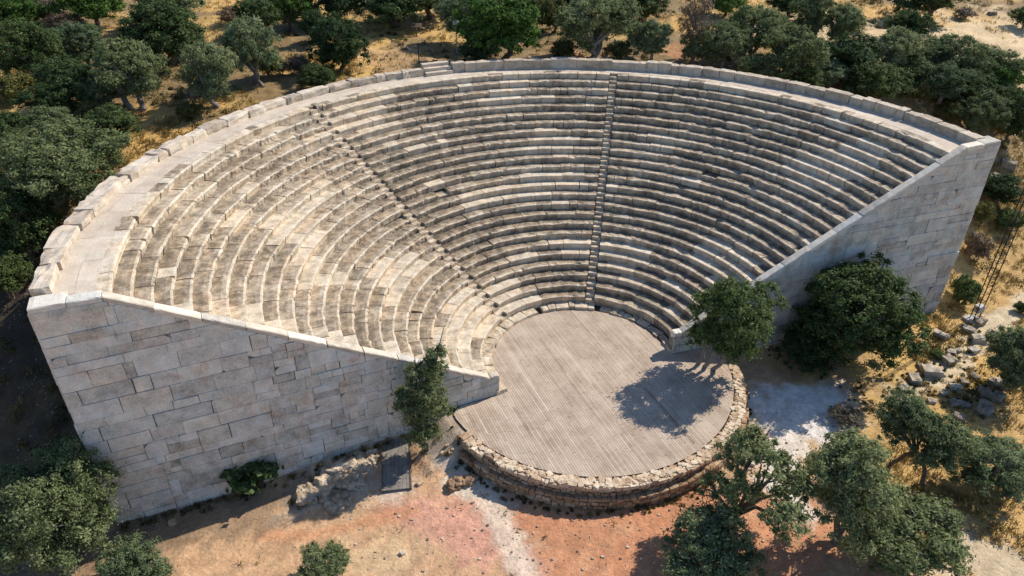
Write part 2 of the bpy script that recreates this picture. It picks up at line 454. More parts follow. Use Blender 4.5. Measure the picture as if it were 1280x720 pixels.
# access steps in the gap
am = R_(114.3); er = Vector((math.cos(am), math.sin(am), 0)); et = Vector((-er.y, er.x, 0))
st = thing('access_steps', 'short flight of narrow stone steps through the gap in the rim parapet', 'steps', er*25.4+ZZ*Z25)
for i, (d, h) in enumerate(((25.15, .25), (25.62, .48), (26.1, .70))):
    b = MB(); b.rock(er*d+ZZ*(Z25+h/2-.05), er, et, ZZ, (.26, 1.12, h/2+.05), 40+i, 4, .05, .03, .62); b.build('step', 'parapet', st)

# ------------------------------------------------------------------ retaining walls
def clip(poly, n, d):
    out = []
    for i in range(len(poly)):
        a, b = poly[i], poly[(i+1) % len(poly)]
        da, db = a[0]*n[0]+a[1]*n[1]-d, b[0]*n[0]+b[1]*n[1]-d
        if da <= 0: out.append(a)
        if (da < 0 < db) or (db < 0 < da):
            t = da/(da-db); out.append((a[0]+(b[0]-a[0])*t, a[1]+(b[1]-a[1])*t))
    return out
def retaining_wall(label, A, D, Nn, length, s_lo, z_lo, s_hi, z_hi, z_end, zbot, seed, small_to):
    rr = random.Random(seed)
    t = thing('retaining_wall', label, 'wall', (A.x, A.y, 0))
    A3, D3, N3 = Vector((A.x, A.y, 0)), Vector((D.x, D.y, 0)), Vector((Nn.x, Nn.y, 0))
    P = lambda s, z, o=0.: A3+D3*s+ZZ*z+N3*o
    CT = .26                                           # coping thickness
    sl = (z_hi-z_lo)/(s_hi-s_lo)
    top = lambda s: (z_lo if s < s_lo else (z_lo+(s-s_lo)*sl if s < s_hi else z_hi+(z_end-z_hi)*(s-s_hi)/(length-s_hi)))
    # solid body behind the face stones
    b = MB(); ss = [0.02, s_lo, s_hi, length-.02]
    v = []; 
    for s in ss:
        for z, o in ((zbot, -.07), (top(s)-CT-.02, -.07), (top(s)-CT-.02, -.62), (zbot, -.62)): v.append(P(s, z, o))
    f = [(0, 1, 2, 3), (15, 14, 13, 12)]
    for i in range(3):
        for j in range(4): f.append((i*4+j, i*4+4+j, i*4+4+(j+1) % 4, i*4+(j+1) % 4))
    b.add(v, f, .12); b.build('wall_body', 'wall', t)
    # face stones in courses
    b = MB(); z = zbot
    nrm = math.hypot(sl, 1)
    while z < max(z_hi, z_end):
        ch = rr.choice((.5, .6, .72, .85, 1.))*rr.uniform(.92, 1.08)
        s = 0
        while s < length:
            L = rr.uniform(.5, 1.4) if s < small_to else rr.uniform(.9, 2.8)
            if s < s_lo: L = min(L, s_lo-s)
            if s < s_hi < s+L and rr.random() < .5: L = max(.4, s_hi-s)
            e = min(s+L, length)
            if length-e < .45: e = length
            cells = [(s, z, e, z+ch)]
            if ch > .55 and rr.random() < (.6 if s < small_to else .2):
                zm = z+ch*rr.uniform(.4, .6); cells = [(s, z, e, zm), (s, zm, e, z+ch)]
                if rr.random() < .5:
                    sm = s+(e-s)*rr.uniform(.35, .65); cells[1:] = [(s, zm, sm, z+ch), (sm, zm, e, z+ch)]
            for (x0, y0, x1, y1) in cells:
                g = rr.choice((.003, .004, .004, .006, .010, .024)); j = lambda: rr.uniform(-.016, .016)
                poly = [(x0+g+j(), y0+g+j()*.6), (x1-g+j(), y0+g+j()*.6), (x1-g+j(), y1-g+j()*.6), (x0+g+j(), y1-g+j()*.6)]
                if rr.random() < .22:                       # broken corner
                    c = rr.choice((.06, .09, .13, .25)); q = rr.randrange(4); a0, a1_, a2 = poly[q-1], poly[q], poly[(q+1) % 4]
                    def toward(p, w): 
                        l = math.hypot(w[0]-p[0], w[1]-p[1]); k = min(.45, c/l); return (p[0]+(w[0]-p[0])*k, p[1]+(w[1]-p[1])*k)
                    poly[q:q+1] = [toward(a1_, a0), toward(a1_, a2)]
                if x1 <= s_lo+1e-6: poly = clip(poly, (0, 1), z_lo-CT-.006)
                else:
                    poly = clip(poly, (-sl/nrm, 1/nrm), (z_lo-CT-.006-sl*s_lo)/nrm)
                    s2 = (z_end-z_hi)/(length-s_hi); n2 = math.hypot(s2, 1)
                    poly = clip(poly, (-s2/n2, 1/n2), (z_hi-CT-.006-s2*s_hi)/n2)
                if len(poly) < 3: continue
                ar = abs(sum(p[0]*q[1]-q[0]*p[1] for p, q in zip(poly, poly[1:]+poly[:1])))/2
                if ar < .012: continue
                cx = sum(p[0] for p in poly)/len(poly); cy = sum(p[1] for p in poly)/len(poly)
                o = rr.gauss(0, .016)
                if rr.random() < .08: o += rr.uniform(-.03, .05)
                o = max(-.04, o)
                if s > length-2.2 and rr.random() < .3: o += .02
                k = len(poly); v = []
                for (w, oo) in ((0, -.09), (0, o-.010), (.010, o)):
                    for p in poly:
                        dx, dy = cx-p[0], cy-p[1]; l = math.hypot(dx, dy)+1e-6
                        v.append(P(p[0]+dx/l*w, p[1]+dy/l*w, oo+(noise.noise(Vector((p[0], p[1], 3)))*.006)))
                f = [tuple(2*k+i for i in range(k))]
                for ring in range(2):
                    for i in range(k): f.append((ring*k+i, ring*k+(i+1) % k, (ring+1)*k+(i+1) % k, (ring+1)*k+i))
                tn = rr.uniform(.50, .74)
                if y0 < zbot+4.2: tn -= rr.uniform(0, .14)
                if rr.random() < .07: tn -= .15
                b.add(v, f, tn)
            s = e
        z += ch
    b.build('face_masonry', 'wall', t)
    # the end of the wall at its outer corner, stone by stone
    b = MB(); z = zbot
    while z < z_end-CT:
        h = min(rr.uniform(.5, .9), z_end-CT-z); pr = rr.uniform(-.02, .035)
        b.box(P(length-.01+pr/2, z+h/2, -.40), D3, .08+pr/2, N3, .34, ZZ, h/2-.008, rr.uniform(.4, .8)); z += h
    b.build('corner_masonry', 'wall', t)
    # coping slabs
    b = MB(); cuts = [0, s_lo, s_hi, length]
    w0, w1 = .035, -.50
    for i in range(3):
        n = max(1, round((cuts[i+1]-cuts[i])/(1.7 if i == 1 else 1.3)))
        for q in range(n):
            x0 = cuts[i]+(cuts[i+1]-cuts[i])*q/n+.004; x1 = cuts[i]+(cuts[i+1]-cuts[i])*(q+1)/n-.004
            if i == 2: w1_ = -1.0 if q == n-1 else -.6
            else: w1_ = w1
            jz = rr.uniform(-.035, .015); jo = rr.uniform(-.035, .02); v = []; ns = 7; gp = rr.choice((0, .008, .02))
            for k in range(ns+1):
                s_ = x0+gp+(x1-x0-2*gp)*k/ns
                zt = top(min(max(s_, cuts[i]+1e-4), cuts[i+1]-1e-4))+jz; ed = .015 if k in (0, ns) else 0
                for o, zz in ((w0-.02, -CT), (w0, -.05), (w0-.04, 0), (w1_+.04, 0), (w1_, -.04), (w1_, -CT-.3)):
                    nz = noise.noise(Vector((s_*2.3+seed, o*5, zz*4))); n2 = noise.noise(Vector((s_*7+seed, o*9, zz*7)))
                    v.append(P(s_, zt+zz+nz*.016+min(0, n2)*.03-(ed if zz > -.1 else 0), o+jo*(o > -.3)+nz*.018+(min(0, n2)*.05 if o > -.1 else 0)))
            f = [(0, 1, 2, 3, 4, 5), tuple(ns*6+5-q_ for q_ in range(6))]
            for k in range(ns): f += [(k*6+q_, k*6+6+q_, k*6+6+(q_+1) % 6, k*6+(q_+1) % 6) for q_ in range(6)]
            b.add(v, f, rr.uniform(.25, .85))
    b.build('coping', 'coping', t)
    return t
LLEN = (LC-LA).length; RLEN = (RC-RA).length
retaining_wall('long left retaining wall of shaded ashlar blocks with a sloping white coping', LA, LD, LN, LLEN,
               .52, 1.38, 17.78, 11.28, 11.34, -3.0, 21, 12.0)
retaining_wall('right retaining wall of pale ashlar with sloping coping, rising behind the dark bushy tree', RA, RD, RN, RLEN,
               .52, 1.52, 18.66, 11.5, 11.62, -3.6, 22, 7.0)

# ------------------------------------------------------------------ wooden stage floor
mb = MB(); rr = random.Random(8)
pd = Vector((math.cos(R_(-67)), math.sin(R_(-67)))); pq = Vector((-pd.y, pd.x))
def on_deck(p):
    a = math.hypot(p.x-DECK_C[0], p.y-DECK_C[1]) < DECK_R
    dL = (p-LA).dot(LN); dR = (p-RA).dot(RN)
    r = p.length
    if r < 5.52 and (dL < .2 or dR < .2): return True
    if not a: return False
    tL = (p-LA).dot(LD); tR = (p-RA).dot(RD)
    if tL > -0.05 and dL < .06: return False
    if tR > -0.05 and dR < .06: return False
    if tL > 2.45 and (p-Vector((-7.47, -4.72))).dot(Vector((-.905, .425))) > 0 and dL < 2.2 and tL > 2.45: return False
    if dL < .06 and dR < .06 and r > 5.52: return False
    return True
PW, GAP = .142, .014
i = -75
while i < 75:
    o0 = i*PW+GAP/2; o1 = (i+1)*PW-GAP/2
    iv = []
    for o in (o0, o1):
        ts = [t*.03-12 for t in range(800)]
        ins = [t for t in ts if on_deck(pq*o+pd*t)]
        iv.append((min(ins), max(ins)) if ins else None)
    if iv[0] and iv[1]:
        cuts = [0.]; u = rr.uniform(.0, .35)
        while u < 1: 
            if u > .04: cuts.append(u)
            u += rr.uniform(.18, .36)
        cuts.append(1.)
        for c0, c1 in zip(cuts, cuts[1:]):
            v = []; zt = rr.uniform(-.004, .004)
            for z in (-.05, zt):
                for (o, (a, b_), ) in ((o0, iv[0]), (o1, iv[1])):
                    for c, e in ((c0, .009), (c1, -.009)):
                        p = pq*o+pd*(a+(b_-a)*c+e); v.append((p.x, p.y, z))
            mb.add(v, [(4, 5, 7, 6), (0, 1, 5, 4), (2, 6, 7, 3), (0, 4, 6, 2), (1, 3, 7, 5)],
                   min(1, max(0, rr.gauss(.55, .05) + (.045 if i % 2 else -.03) + (rr.choice((-.22, .2, .25)) if rr.random() < .045 else 0))))
    i += 1
deck = thing('stage_floor', 'round weathered timber stage floor of narrow boards below the seating', 'stage', (0, -.8, 0))
mb.build('deck_boards', 'deck', deck)
mb = MB(); n = 96; v = [(DECK_C[0], DECK_C[1], -.07)]
for k in range(n): v.append((DECK_C[0]+8.80*math.cos(2*math.pi*k/n), DECK_C[1]+8.80*math.sin(2*math.pi*k/n), -.07))
f = [(0, 1+k, 1+(k+1) % n) for k in range(n)]
keep = []
for q in f:
    c = sum((Vector(v[j][:2]) for j in q), Vector((0, 0)))/3
    keep.append(q)
mb.add(v, keep, .3); mb.build('under_floor', 'joint', deck)

# ------------------------------------------------------------------ low curved stage wall of rubble
sw = thing('stage_wall', 'low curved wall of brown rubble stone edging the front of the stage floor', 'wall', (DECK_C[0], DECK_C[1]-9.4, -1.4))
A0, A1 = R_(-138.5), R_(4)
def pol(r, a, z): return Vector((DECK_C[0]+r*math.cos(a), DECK_C[1]+r*math.sin(a), z))
rr = random.Random(77)
def course(name, rmid, thick, z0, z1, L0, L1, seed, tone0, tone1, holes=()):
    b = MB(); q = random.Random(seed); a = A0
    while a < A1:
        L = q.uniform(L0, L1); da = L/rmid
        if not any(h0 < a < h1 for h0, h1 in holes):
            er = Vector((math.cos(a+da/2), math.sin(a+da/2), 0)); et = Vector((-er.y, er.x, 0))
            dz = q.uniform(-.035, .03)
            b.rock(pol(rmid+q.uniform(-.035, .035), a+da/2, (z0+z1)/2+dz/2), er, et, ZZ, (thick/2*q.uniform(.85, 1.12), L/2-.008, (z1-z0)/2+dz/2-.008), q.randrange(10**6), 3, q.uniform(.2, .36), .2, q.uniform(tone0, tone1))
        a += da
    b.build(name, 'rubble', sw, False)
hole = ((R_(-131), R_(-125)),)
for q_, (rm, th_, z0_, z1_, l0, l1) in enumerate(((9.56, .46, -1.75, -1.36, .2, .6), (9.52, .48, -1.38, -1.08, .18, .6), (9.55, .46, -1.09, -.84, .15, .5), (9.51, .5, -.85, -.62, .2, .65))):
    course('lower_course', rm, th_, z0_, z1_, l0, l1, 1+q_, .2, .55)
course('upper_course', 9.26, .42, -.66, -.46, .15, .5, 8, .2, .55)
course('upper_course', 9.23, .44, -.47, -.24, .15, .5, 9, .3, .65)
course('upper_course', 9.29, .50, -.25, -.03, .18, .6, 4, .5, .85, hole)
b = MB(); n = 90; v = []; f = []
for i_ in range(n+1):
    a = A0+(A1-A0)*i_/n
    v += [pol(8.87, a, -.055), pol(9.3, a, -.06), pol(9.3, a, -1.8), pol(8.87, a, -1.8)]
for i_ in range(n): f += [(i_*4+j, i_*4+4+j, i_*4+5+j, i_*4+1+j) for j in range(3)]
f += [(0, 1, 2, 3)]
b.add(v, f, .35)
for z_ in (-1.45, -.95, -.5, -.15):
    er = Vector((math.cos(A0), math.sin(A0), 0)); et = Vector((-er.y, er.x, 0))
    b.rock(pol(9.1, A0-.01, z_), er, et, ZZ, (.36, .2, .25), int(z_*100)+500, 3, .15, .2, .5)
for _ in range(620):
    a = rr.uniform(A0+.01, A1); r = rr.uniform(8.92, 9.42); s_ = rr.uniform(.05, .15)
    th = rr.random()*6.28; ax = Vector((math.cos(th), math.sin(th), 0)); ay = Vector((-ax.y, ax.x, 0))
    if hole[0][0] < a < hole[0][1] and r > 9.1: continue
    b.rock(pol(r, a, -.05+rr.uniform(-.02, .03)), ax, ay, ZZ, (s_*rr.uniform(.8, 1.4), s_, s_*.5), rr.randrange(10**6), 2, .2, .3, rr.uniform(.45, .95))
b.build('rubble_top', 'rubble', sw)
# grey board ramp and small steps beside it
bp = [at(478, 553, -1.15), at(512, 545, -1.0), at(512, 611, -1.22), at(480, 614, -1.25)]
c = sum(bp, Vector())/4; ax = ((bp[2]+bp[3]-bp[0]-bp[1])/2); hl = ax.length/2; ax.normalize(); ay = ZZ.cross(ax).normalized(); az = ax.cross(ay)
if az.z < 0: az = -az
rp = thing('board_ramp', 'flat grey boarded ramp lying on the earth beside the slim tree by the left wall', 'ramp', (c.x, c.y, c.z-.1))
b = MB()
for q in range(7): b.box(c+ay*((q-3)*.205)+az*.03, ax, hl, ay, .098, az, .03, .5)
b.build('ramp_boards', 'greyboard', rp)
b = MB()
for s_ in (-1, 1): b.box(c+ay*s_*.745+az*.02, ax, hl+.02, ay, .03, az, .09, .5)
b.build('ramp_rail', 'brownwood', rp)

# ------------------------------------------------------------------ ground
def axis(lo, hi, c0, c1, fine, grow):
    v = list(np.arange(c0, c1+1e-6, fine)); d = fine
    while v[-1] < hi: d *= grow; v.append(v[-1]+d)
    d = fine
    while v[0] > lo: d *= grow; v.insert(0, v[0]-d)
    return np.array(v)
gx = axis(-420, 420, -34, 36, .2, 1.09); gy = axis(-260, 620, -22, 34, .2, 1.07)
X, Y = np.meshgrid(gx, gy); Z = height(X, Y)
nx, ny = len(gx), len(gy)
S = X*AX[0]+Y*AX[1]
def blob(px, py, rad, z=-1.5, ell=1., ang=0.):
    p = at(px, py, z); ca, sa = math.cos(ang), math.sin(ang)
    dx = (X-p.x)*ca+(Y-p.y)*sa; dy = -(X-p.x)*sa+(Y-p.y)*ca
    wob = (fbm(X, Y, .5, 21)-.5)*1.6+(fbm(X, Y, 1.9, 22, 4)-.5)*1.1
    d = np.hypot(dx/ell, dy)/rad + wob
    return np.clip((1.12-d)*2.1, 0, 1)
def strip(pts, w, z=None):
    P_ = [at(px, py, -1.5 if z is None else z) for px, py in pts]
    best = np.full(X.shape, 1e9)
    for a, b in zip(P_, P_[1:]):
        dx, dy = b.x-a.x, b.y-a.y; L2 = dx*dx+dy*dy
        t = np.clip(((X-a.x)*dx+(Y-a.y)*dy)/L2, 0, 1)
        best = np.minimum(best, np.hypot(X-a.x-t*dx, Y-a.y-t*dy))
    return np.clip(1.7*(1.15-(best/w+(fbm(X, Y, .6, 31)-.5)*1.4+(fbm(X, Y, 2.2, 33)-.5)*1.1)), 0, 1)
n1 = fbm(X, Y, .13, 1); n2 = fbm(X, Y, .6, 2); n3 = fbm(X, Y, 2.5, 4)
def lay(col, m, c): 
    m = np.clip(m, 0, 1)[..., None]; return col*(1-m)+np.array(c)*m
C_ = np.ones(X.shape+(3,))*np.array((.46, .285, .11))
C_ = lay(C_, np.clip((n1-.46)*6, 0, 1), (.52, .33, .115))                 # golden dry grass ground
C_ = lay(C_, np.clip((n2-.52)*5, 0, 1)*.5, (.20, .145, .07))
C_ = lay(C_, np.clip((S-4)/6, 0, 1)*np.clip((.60-n1)*7, 0, 1)*.75, (.14, .10, .05))
C_ = lay(C_, blob(1225, 26, 13, 12, 1.8), (.58, .43, .25))
C_ = lay(C_, blob(465, 75, 4, 10.5, 1.6)*.8, (.45, .28, .14))
C_ = lay(C_, blob(700, 70, 2.2, 10.5)*.7, (.40, .20, .10)); C_ = lay(C_, blob(835, 60, 2.5, 10.5)*.7, (.42, .20, .09))
for px, py, rad, ell in ((180, 165, 4, 1.5), (285, 20, 5, 1), (1105, 25, 5, 1), (850, 40, 3, 1), (940, 10, 5, 1.6), (400, 90, 3, 1.4)):
    C_ = lay(C_, blob(px, py, rad, 10, ell)*.9, (.52, .31, .10))
front = np.clip((-S-.5)/1.5, 0, 1)*np.clip((17-X)/5+(n2-.5)*2, 0, 1)
C_ = lay(C_, front, (.47, .29, .165))
C_ = lay(C_, front*np.clip((n1-.5)*6, 0, 1)*.6, (.50, .315, .185))
C_ = lay(C_, blob(330, 680, 3.4, -1.5, 1.8)*.7, (.50, .31, .175))
for px, py, rad, ell in ((760, 668, 4.4, 1.7), (835, 640, 2.4, 1.3), (690, 640, 2, 1.3), (820, 690, 3.5, 1), (960, 690, 3.5, 1.3), (990, 640, 2.5, 1)):
    C_ = lay(C_, blob(px, py, rad, -1.5, ell)*.9, (.46, .212, .112))
for px, py, rad, ell, ang in ((560, 650, 1.7, 1.9, -.6), (600, 690, 1.5, 1.8, -.6), (500, 640, 1.2, 1.3, 0), (955, 560, 1.1, 1.8, .6)):
    C_ = lay(C_, blob(px, py, rad, -1.5, ell, ang)*.85, (.52, .27, .19))
C_ = lay(C_, strip(((565, 575), (590, 600), (618, 640), (648, 690), (655, 740)), .88)*.92, (.60, .475, .365))
C_ = lay(C_, blob(575, 600, 1.25, -1.5, 1.2)*.9, (.57, .49, .385))
C_ = lay(C_, blob(1000, 515, 2.6, -1.5, 1.5)*.95, (.66, .61, .56)); C_ = lay(C_, strip(((990, 520), (985, 560), (965, 600), (1000, 640)), 1.1)*.95, (.66, .58, .49))
C_ = lay(C_, strip(((935, 525), (935, 550), (900, 590)), .6)*.7, (.42, .31, .18))
C_ = lay(C_, strip(((330, 665), (390, 668), (450, 655), (520, 640)), .45)*.7, (.49, .235, .12))
C_ = lay(C_, blob(490, 610, 1.4, -1.5, 1.2)*.7, (.50, .42, .33)); C_ = lay(C_, blob(415, 610, 2.0, -1.5, 1.4, .4)*.7, (.46, .37, .27))
C_ = lay(C_, blob(470, 700, 1.6, -1.5, 1.7)*.7, (.52, .37, .22))
C_ = lay(C_, strip(((1120, 500), (1165, 478), (1200, 452), (1225, 425), (1275, 385), (1330, 350)), .95)*.9, (.52, .42, .28))
for px, py, rad in ((1255, 515, 2.5), (1135, 590, 2.5), (1235, 665, 3), (1110, 520, 1.5), (1265, 340, 3), (1150, 425, 1.3)):
    C_ = lay(C_, blob(px, py, rad, -1.5, 1.3)*.9, (.45, .285, .11))
C_ = lay(C_, blob(1240, 705, 1.6, -1.5, 2)*.8, (.52, .42, .29))
C_ = lay(C_, blob(30, 490, 6, -1.5, 1.5)*.9, (.055, .048, .036)); C_ = lay(C_, blob(250, 640, 2.2, -1.5, 2.4, .4)*.6, (.16, .12, .08))  # first blob: shade outside the left wall corner, painted into the soil colour
C_ = lay(C_, blob(556, 540, 1.3, -.6, 1.3), (.36, .285, .21))

C_ = lay(C_, np.clip(1.5-np.hypot((X+31)/9, (Y+6)/11)-(n2-.5)*.6, 0, 1)*.9, (.055, .042, .03))  # shadowed slope left of the bowl, its shade put into the soil colour
C_ *= (.62+.76*n3)[..., None]
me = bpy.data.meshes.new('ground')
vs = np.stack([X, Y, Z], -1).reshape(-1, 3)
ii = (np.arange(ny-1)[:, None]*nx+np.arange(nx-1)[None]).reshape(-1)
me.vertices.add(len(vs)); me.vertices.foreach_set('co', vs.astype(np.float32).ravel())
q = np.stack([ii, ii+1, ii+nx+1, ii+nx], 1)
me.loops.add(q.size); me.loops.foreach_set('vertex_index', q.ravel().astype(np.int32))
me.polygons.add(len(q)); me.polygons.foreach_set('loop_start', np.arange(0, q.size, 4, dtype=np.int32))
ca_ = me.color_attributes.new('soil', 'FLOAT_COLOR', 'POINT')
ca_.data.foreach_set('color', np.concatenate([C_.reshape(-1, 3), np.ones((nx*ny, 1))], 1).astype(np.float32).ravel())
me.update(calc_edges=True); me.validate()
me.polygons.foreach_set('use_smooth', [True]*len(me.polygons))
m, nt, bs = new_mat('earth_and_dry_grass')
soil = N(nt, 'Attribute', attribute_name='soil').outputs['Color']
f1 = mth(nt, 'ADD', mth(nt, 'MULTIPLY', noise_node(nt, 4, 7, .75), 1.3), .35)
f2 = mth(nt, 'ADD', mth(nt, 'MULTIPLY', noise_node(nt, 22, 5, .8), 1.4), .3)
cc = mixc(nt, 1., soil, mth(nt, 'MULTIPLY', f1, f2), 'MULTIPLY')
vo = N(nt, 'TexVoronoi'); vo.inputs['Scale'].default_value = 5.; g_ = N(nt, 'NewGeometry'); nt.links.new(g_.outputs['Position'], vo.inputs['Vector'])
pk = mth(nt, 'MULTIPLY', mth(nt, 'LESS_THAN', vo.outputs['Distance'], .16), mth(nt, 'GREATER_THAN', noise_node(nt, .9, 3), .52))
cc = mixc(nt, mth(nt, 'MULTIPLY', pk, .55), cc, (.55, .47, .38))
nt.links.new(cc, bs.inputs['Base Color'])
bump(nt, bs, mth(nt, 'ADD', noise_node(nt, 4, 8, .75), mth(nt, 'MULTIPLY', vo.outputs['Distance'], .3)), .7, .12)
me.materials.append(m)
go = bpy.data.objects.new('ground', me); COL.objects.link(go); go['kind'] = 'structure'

# ------------------------------------------------------------------ leaves as many small faces
def leaf_object(name, cen, nrm, ln, wd, tone, mat, parent=None, up=.25, seed=0):
    n = len(cen); r = np.random.default_rng(seed)
    a = r.normal(size=(n, 3)); a[:, 2] += up
    a -= nrm*(a*nrm).sum(1, keepdims=True); a /= np.linalg.norm(a, axis=1, keepdims=True)+1e-9
    b = np.cross(nrm, a)
    L = (ln*r.uniform(.6, 1.4, n))[:, None]/2; W = (wd*r.uniform(.6, 1.4, n))[:, None]/2
    v = np.stack([cen-a*L, cen+b*W-a*L*.1, cen+a*L, cen-b*W-a*L*.1], 1).reshape(-1, 3)
    me = bpy.data.meshes.new(name)
    me.vertices.add(4*n); me.vertices.foreach_set('co', v.astype(np.float32).ravel())
    me.loops.add(4*n); me.loops.foreach_set('vertex_index', np.arange(4*n, dtype=np.int32))
    me.polygons.add(n); me.polygons.foreach_set('loop_start', np.arange(0, 4*n, 4, dtype=np.int32))
    t = me.attributes.new('tone', 'FLOAT', 'FACE'); t.data.foreach_set('value', tone.astype(np.float32))
    me.update(calc_edges=True); me.materials.append(M[mat])
    o = bpy.data.objects.new(name, me); COL.objects.link(o)
    if parent: o.parent = parent
    return o
def unit(r, n):
    d = r.normal(size=(n, 3)); return d/np.linalg.norm(d, axis=1, keepdims=True)
def crown_points(seed, blobs, nclump, per, crad, inner=.3, flat=.85, sep=1.):
    """blobs: (x,y,z,R); clumps of leaves spread over the blobs' shells, some within"""
    r = np.random.default_rng(seed); B = np.array(blobs)
    w = B[:, 3]**2; w = w/w.sum()
    bi = r.choice(len(B), nclump, p=w); d = unit(r, nclump); d[:, 2] = np.where(d[:, 2] < -.35, -d[:, 2]*.6, d[:, 2]); d /= np.linalg.norm(d, axis=1, keepdims=True)
    rad = np.where(r.random(nclump) < inner, r.uniform(.2, .8, nclump), r.uniform(.80, 1.22, nclump))
    cc = B[bi, :3]+d*(B[bi, 3]*rad)[:, None]*np.array((1, 1, flat))
    ctone = r.normal(.45, .13, nclump)
    cr = crad*r.uniform(.6, 1.35, nclump)
    ci = np.repeat(np.arange(nclump), per); n = len(ci)
    e = unit(r, n); q = np.minimum(np.abs(r.normal(0, .62, n))+.08, 1.9)
    pos = cc[ci]+e*(cr[ci]*q)[:, None]*np.array((1, 1, .8))
    nr = e*.55+d[ci]*.5+unit(r, n)*.75+np.array((0, 0, .15)); nr /= np.linalg.norm(nr, axis=1, keepdims=True)
    tone = np.clip(ctone[ci]+r.normal(0, .16, n), 0, 1)
    return pos, nr, tone, cc

# every kind of plant is built once at unit crown width, then copied
PROTO = {}
def trunk_mesh(b, seed, blobs, z_split, rad, stems=1, lean=.06, wob=.03, extra=None, fine=0):
    r = random.Random(seed)
    for s_ in range(stems):
        th = r.random()*6.28; off = .05*(stems > 1)
        base = Vector((math.cos(th)*off, math.sin(th)*off, -.06))
        tip = Vector((math.cos(th)*lean*(1+stems*.5), math.sin(th)*lean*(1+stems*.5), z_split))
        pts = [base.lerp(tip, t)+Vector((r.uniform(-wob, wob), r.uniform(-wob, wob), 0))*(0 < t < 1) for t in (0, .25, .5, .75, 1)]
        b.tube(pts, [rad*1.35, rad*1.05, rad*.95, rad*.9, rad*.85], 7)
        for q, bl in enumerate(blobs):
            if q % stems != s_: continue
            e = Vector(bl[:3])
            m1 = tip.lerp(e, .4)+Vector((r.uniform(-wob, wob), r.uniform(-wob, wob), r.uniform(0, wob)))*1.3
            b.tube([tip, m1, e, e+(e-m1)*.5], [rad*.7, rad*.5, rad*.3, rad*.1], 5)
            for z_ in range(3+fine):
                d = Vector((r.uniform(-1, 1), r.uniform(-1, 1), r.uniform(-.2, 1))).normalized()
                b.tube([m1.lerp(e, r.random()), e.lerp(e+d*bl[3], .5)+Vector((r.uniform(-wob, wob),)*3), e+d*bl[3]*.95], [rad*.25, rad*.16, rad*.05], 4)
def rblobs(seed, n, R, zc, rad, flat=.75, zmin=None):
    r = random.Random(seed); out = []
    for i in range(n):
        th = 6.283*i/n+r.uniform(-.5, .5); q = R*math.sqrt(r.uniform(.25, 1)) if i else 0
        out.append((q*math.cos(th), q*math.sin(th), zc+r.uniform(-.5, .6)*R*flat*(1 if i else .8), rad*r.uniform(.75, 1.2)))
    return out
def proto(kind, seed, blobs, split, trad, mat, bark='bark', nclump=150, per=70, crad=.085, ln=.05, wd=.022, stems=1, inner=.3, lean=.06, wob=.03, fine=0):
    pos, nr, tn, cc = crown_points(seed, blobs, nclump, per, crad, inner)
    cr = leaf_object('crown', pos, nr, ln, wd, tn, mat, None, .25, seed)
    b = MB(); trunk_mesh(b, seed, blobs, split, trad, stems, lean, wob, None, fine); tr = b.build('trunk' if split > .12 else 'stem', bark)
    PROTO.setdefault(kind, []).append([cr, tr, sum(x[2]*x[3] for x in blobs)/sum(x[3] for x in blobs)])
def full(seed, n, R, z0, z1, r0, r1):
    """blobs filling a crown of half-width R between z0 and z1, wider in the middle"""
    r = random.Random(seed*7+1); out = []
    for i in range(n):
        th = 2.4*i+r.uniform(-.6, .6); u = (i+.5)/n; z = z0+(z1-z0)*u
        q = R*math.sqrt(max(.06, 1-(2*u-1)**2*.8))*r.uniform(.55, 1.05)*(1 if i < n-1 else .3)
        out.append((q*math.cos(th), q*math.sin(th), z, r.uniform(r0, r1)))
    return out
LF = dict(nclump=330, per=95, crad=.062, ln=.034, wd=.0135)
DF = dict(nclump=330, per=85, crad=.062, ln=.030, wd=.0175)
for s_ in (1, 2, 3, 4): proto('olive', s_, full(s_, 14, .33, .18, .70, .10, .20), .2, .035, 'olive', 'palebark', stems=1+s_ % 2, wob=.04, **LF)
for s_ in (5, 6, 7): proto('dark', s_, full(s_, 13, .30, .18, .66, .13, .24), .16, .035, 'dark', 'bark', **DF)
for s_ in (8, 9): proto('bright', s_, full(s_, 13, .30, .18, .66, .13, .24), .16, .035, 'bright', 'bark', **DF)
for s_ in (10, 11): proto('shrub', s_, full(s_, 9, .28, .12, .46, .11, .2), .08, .02, 'midgreen', 'bark', 170, 80, .085, .06, .02, stems=3)
for s_ in (12, 23): proto('yshrub', s_, full(s_, 8, .27, .15, .45, .13, .23), .08, .02, 'yellowish', 'bark', 190, 80, .08, .05, .018, stems=3)
for s_ in (13, 14): proto('drybush', s_, full(s_, 7, .25, .15, .45, .16, .24), .08, .018, 'dry', 'palebark', 170, 80, .085, .06, .011, stems=3)
proto('column', 15, [(0, 0, .35, .22), (.12, .08, .55, .27), (-.12, 0, .85, .32), (.12, -.06, 1.15, .32), (-.08, .05, 1.46, .28), (-.24, .0, 1.78, .2), (.06, -.05, 1.74, .15), (-.34, .02, 2.06, .13)], .3, .045, 'olive', 'bark', 300, 85, .085, .055, .02)
proto('fig', 16, full(16, 9, .33, .14, .5, .10, .18), .1, .02, 'dark', 'bark', 90, 26, .10, .12, .085, stems=3)
proto('loose', 17, [(-.40, .05, .62, .15), (-.28, .12, .80, .13), (.0, .12, .86, .15), (.06, .22, .70, .12), (.33, .05, .74, .13), (-.1, -.05, .60, .14), (-.22, -.18, .46, .13), (.02, -.22, .42, .12), (.2, -.2, .5, .09)], .24, .03, 'olive', 'bark', 170, 100, .05, .032, .0125, stems=1, inner=.25, lean=.1, wob=.05, fine=2)
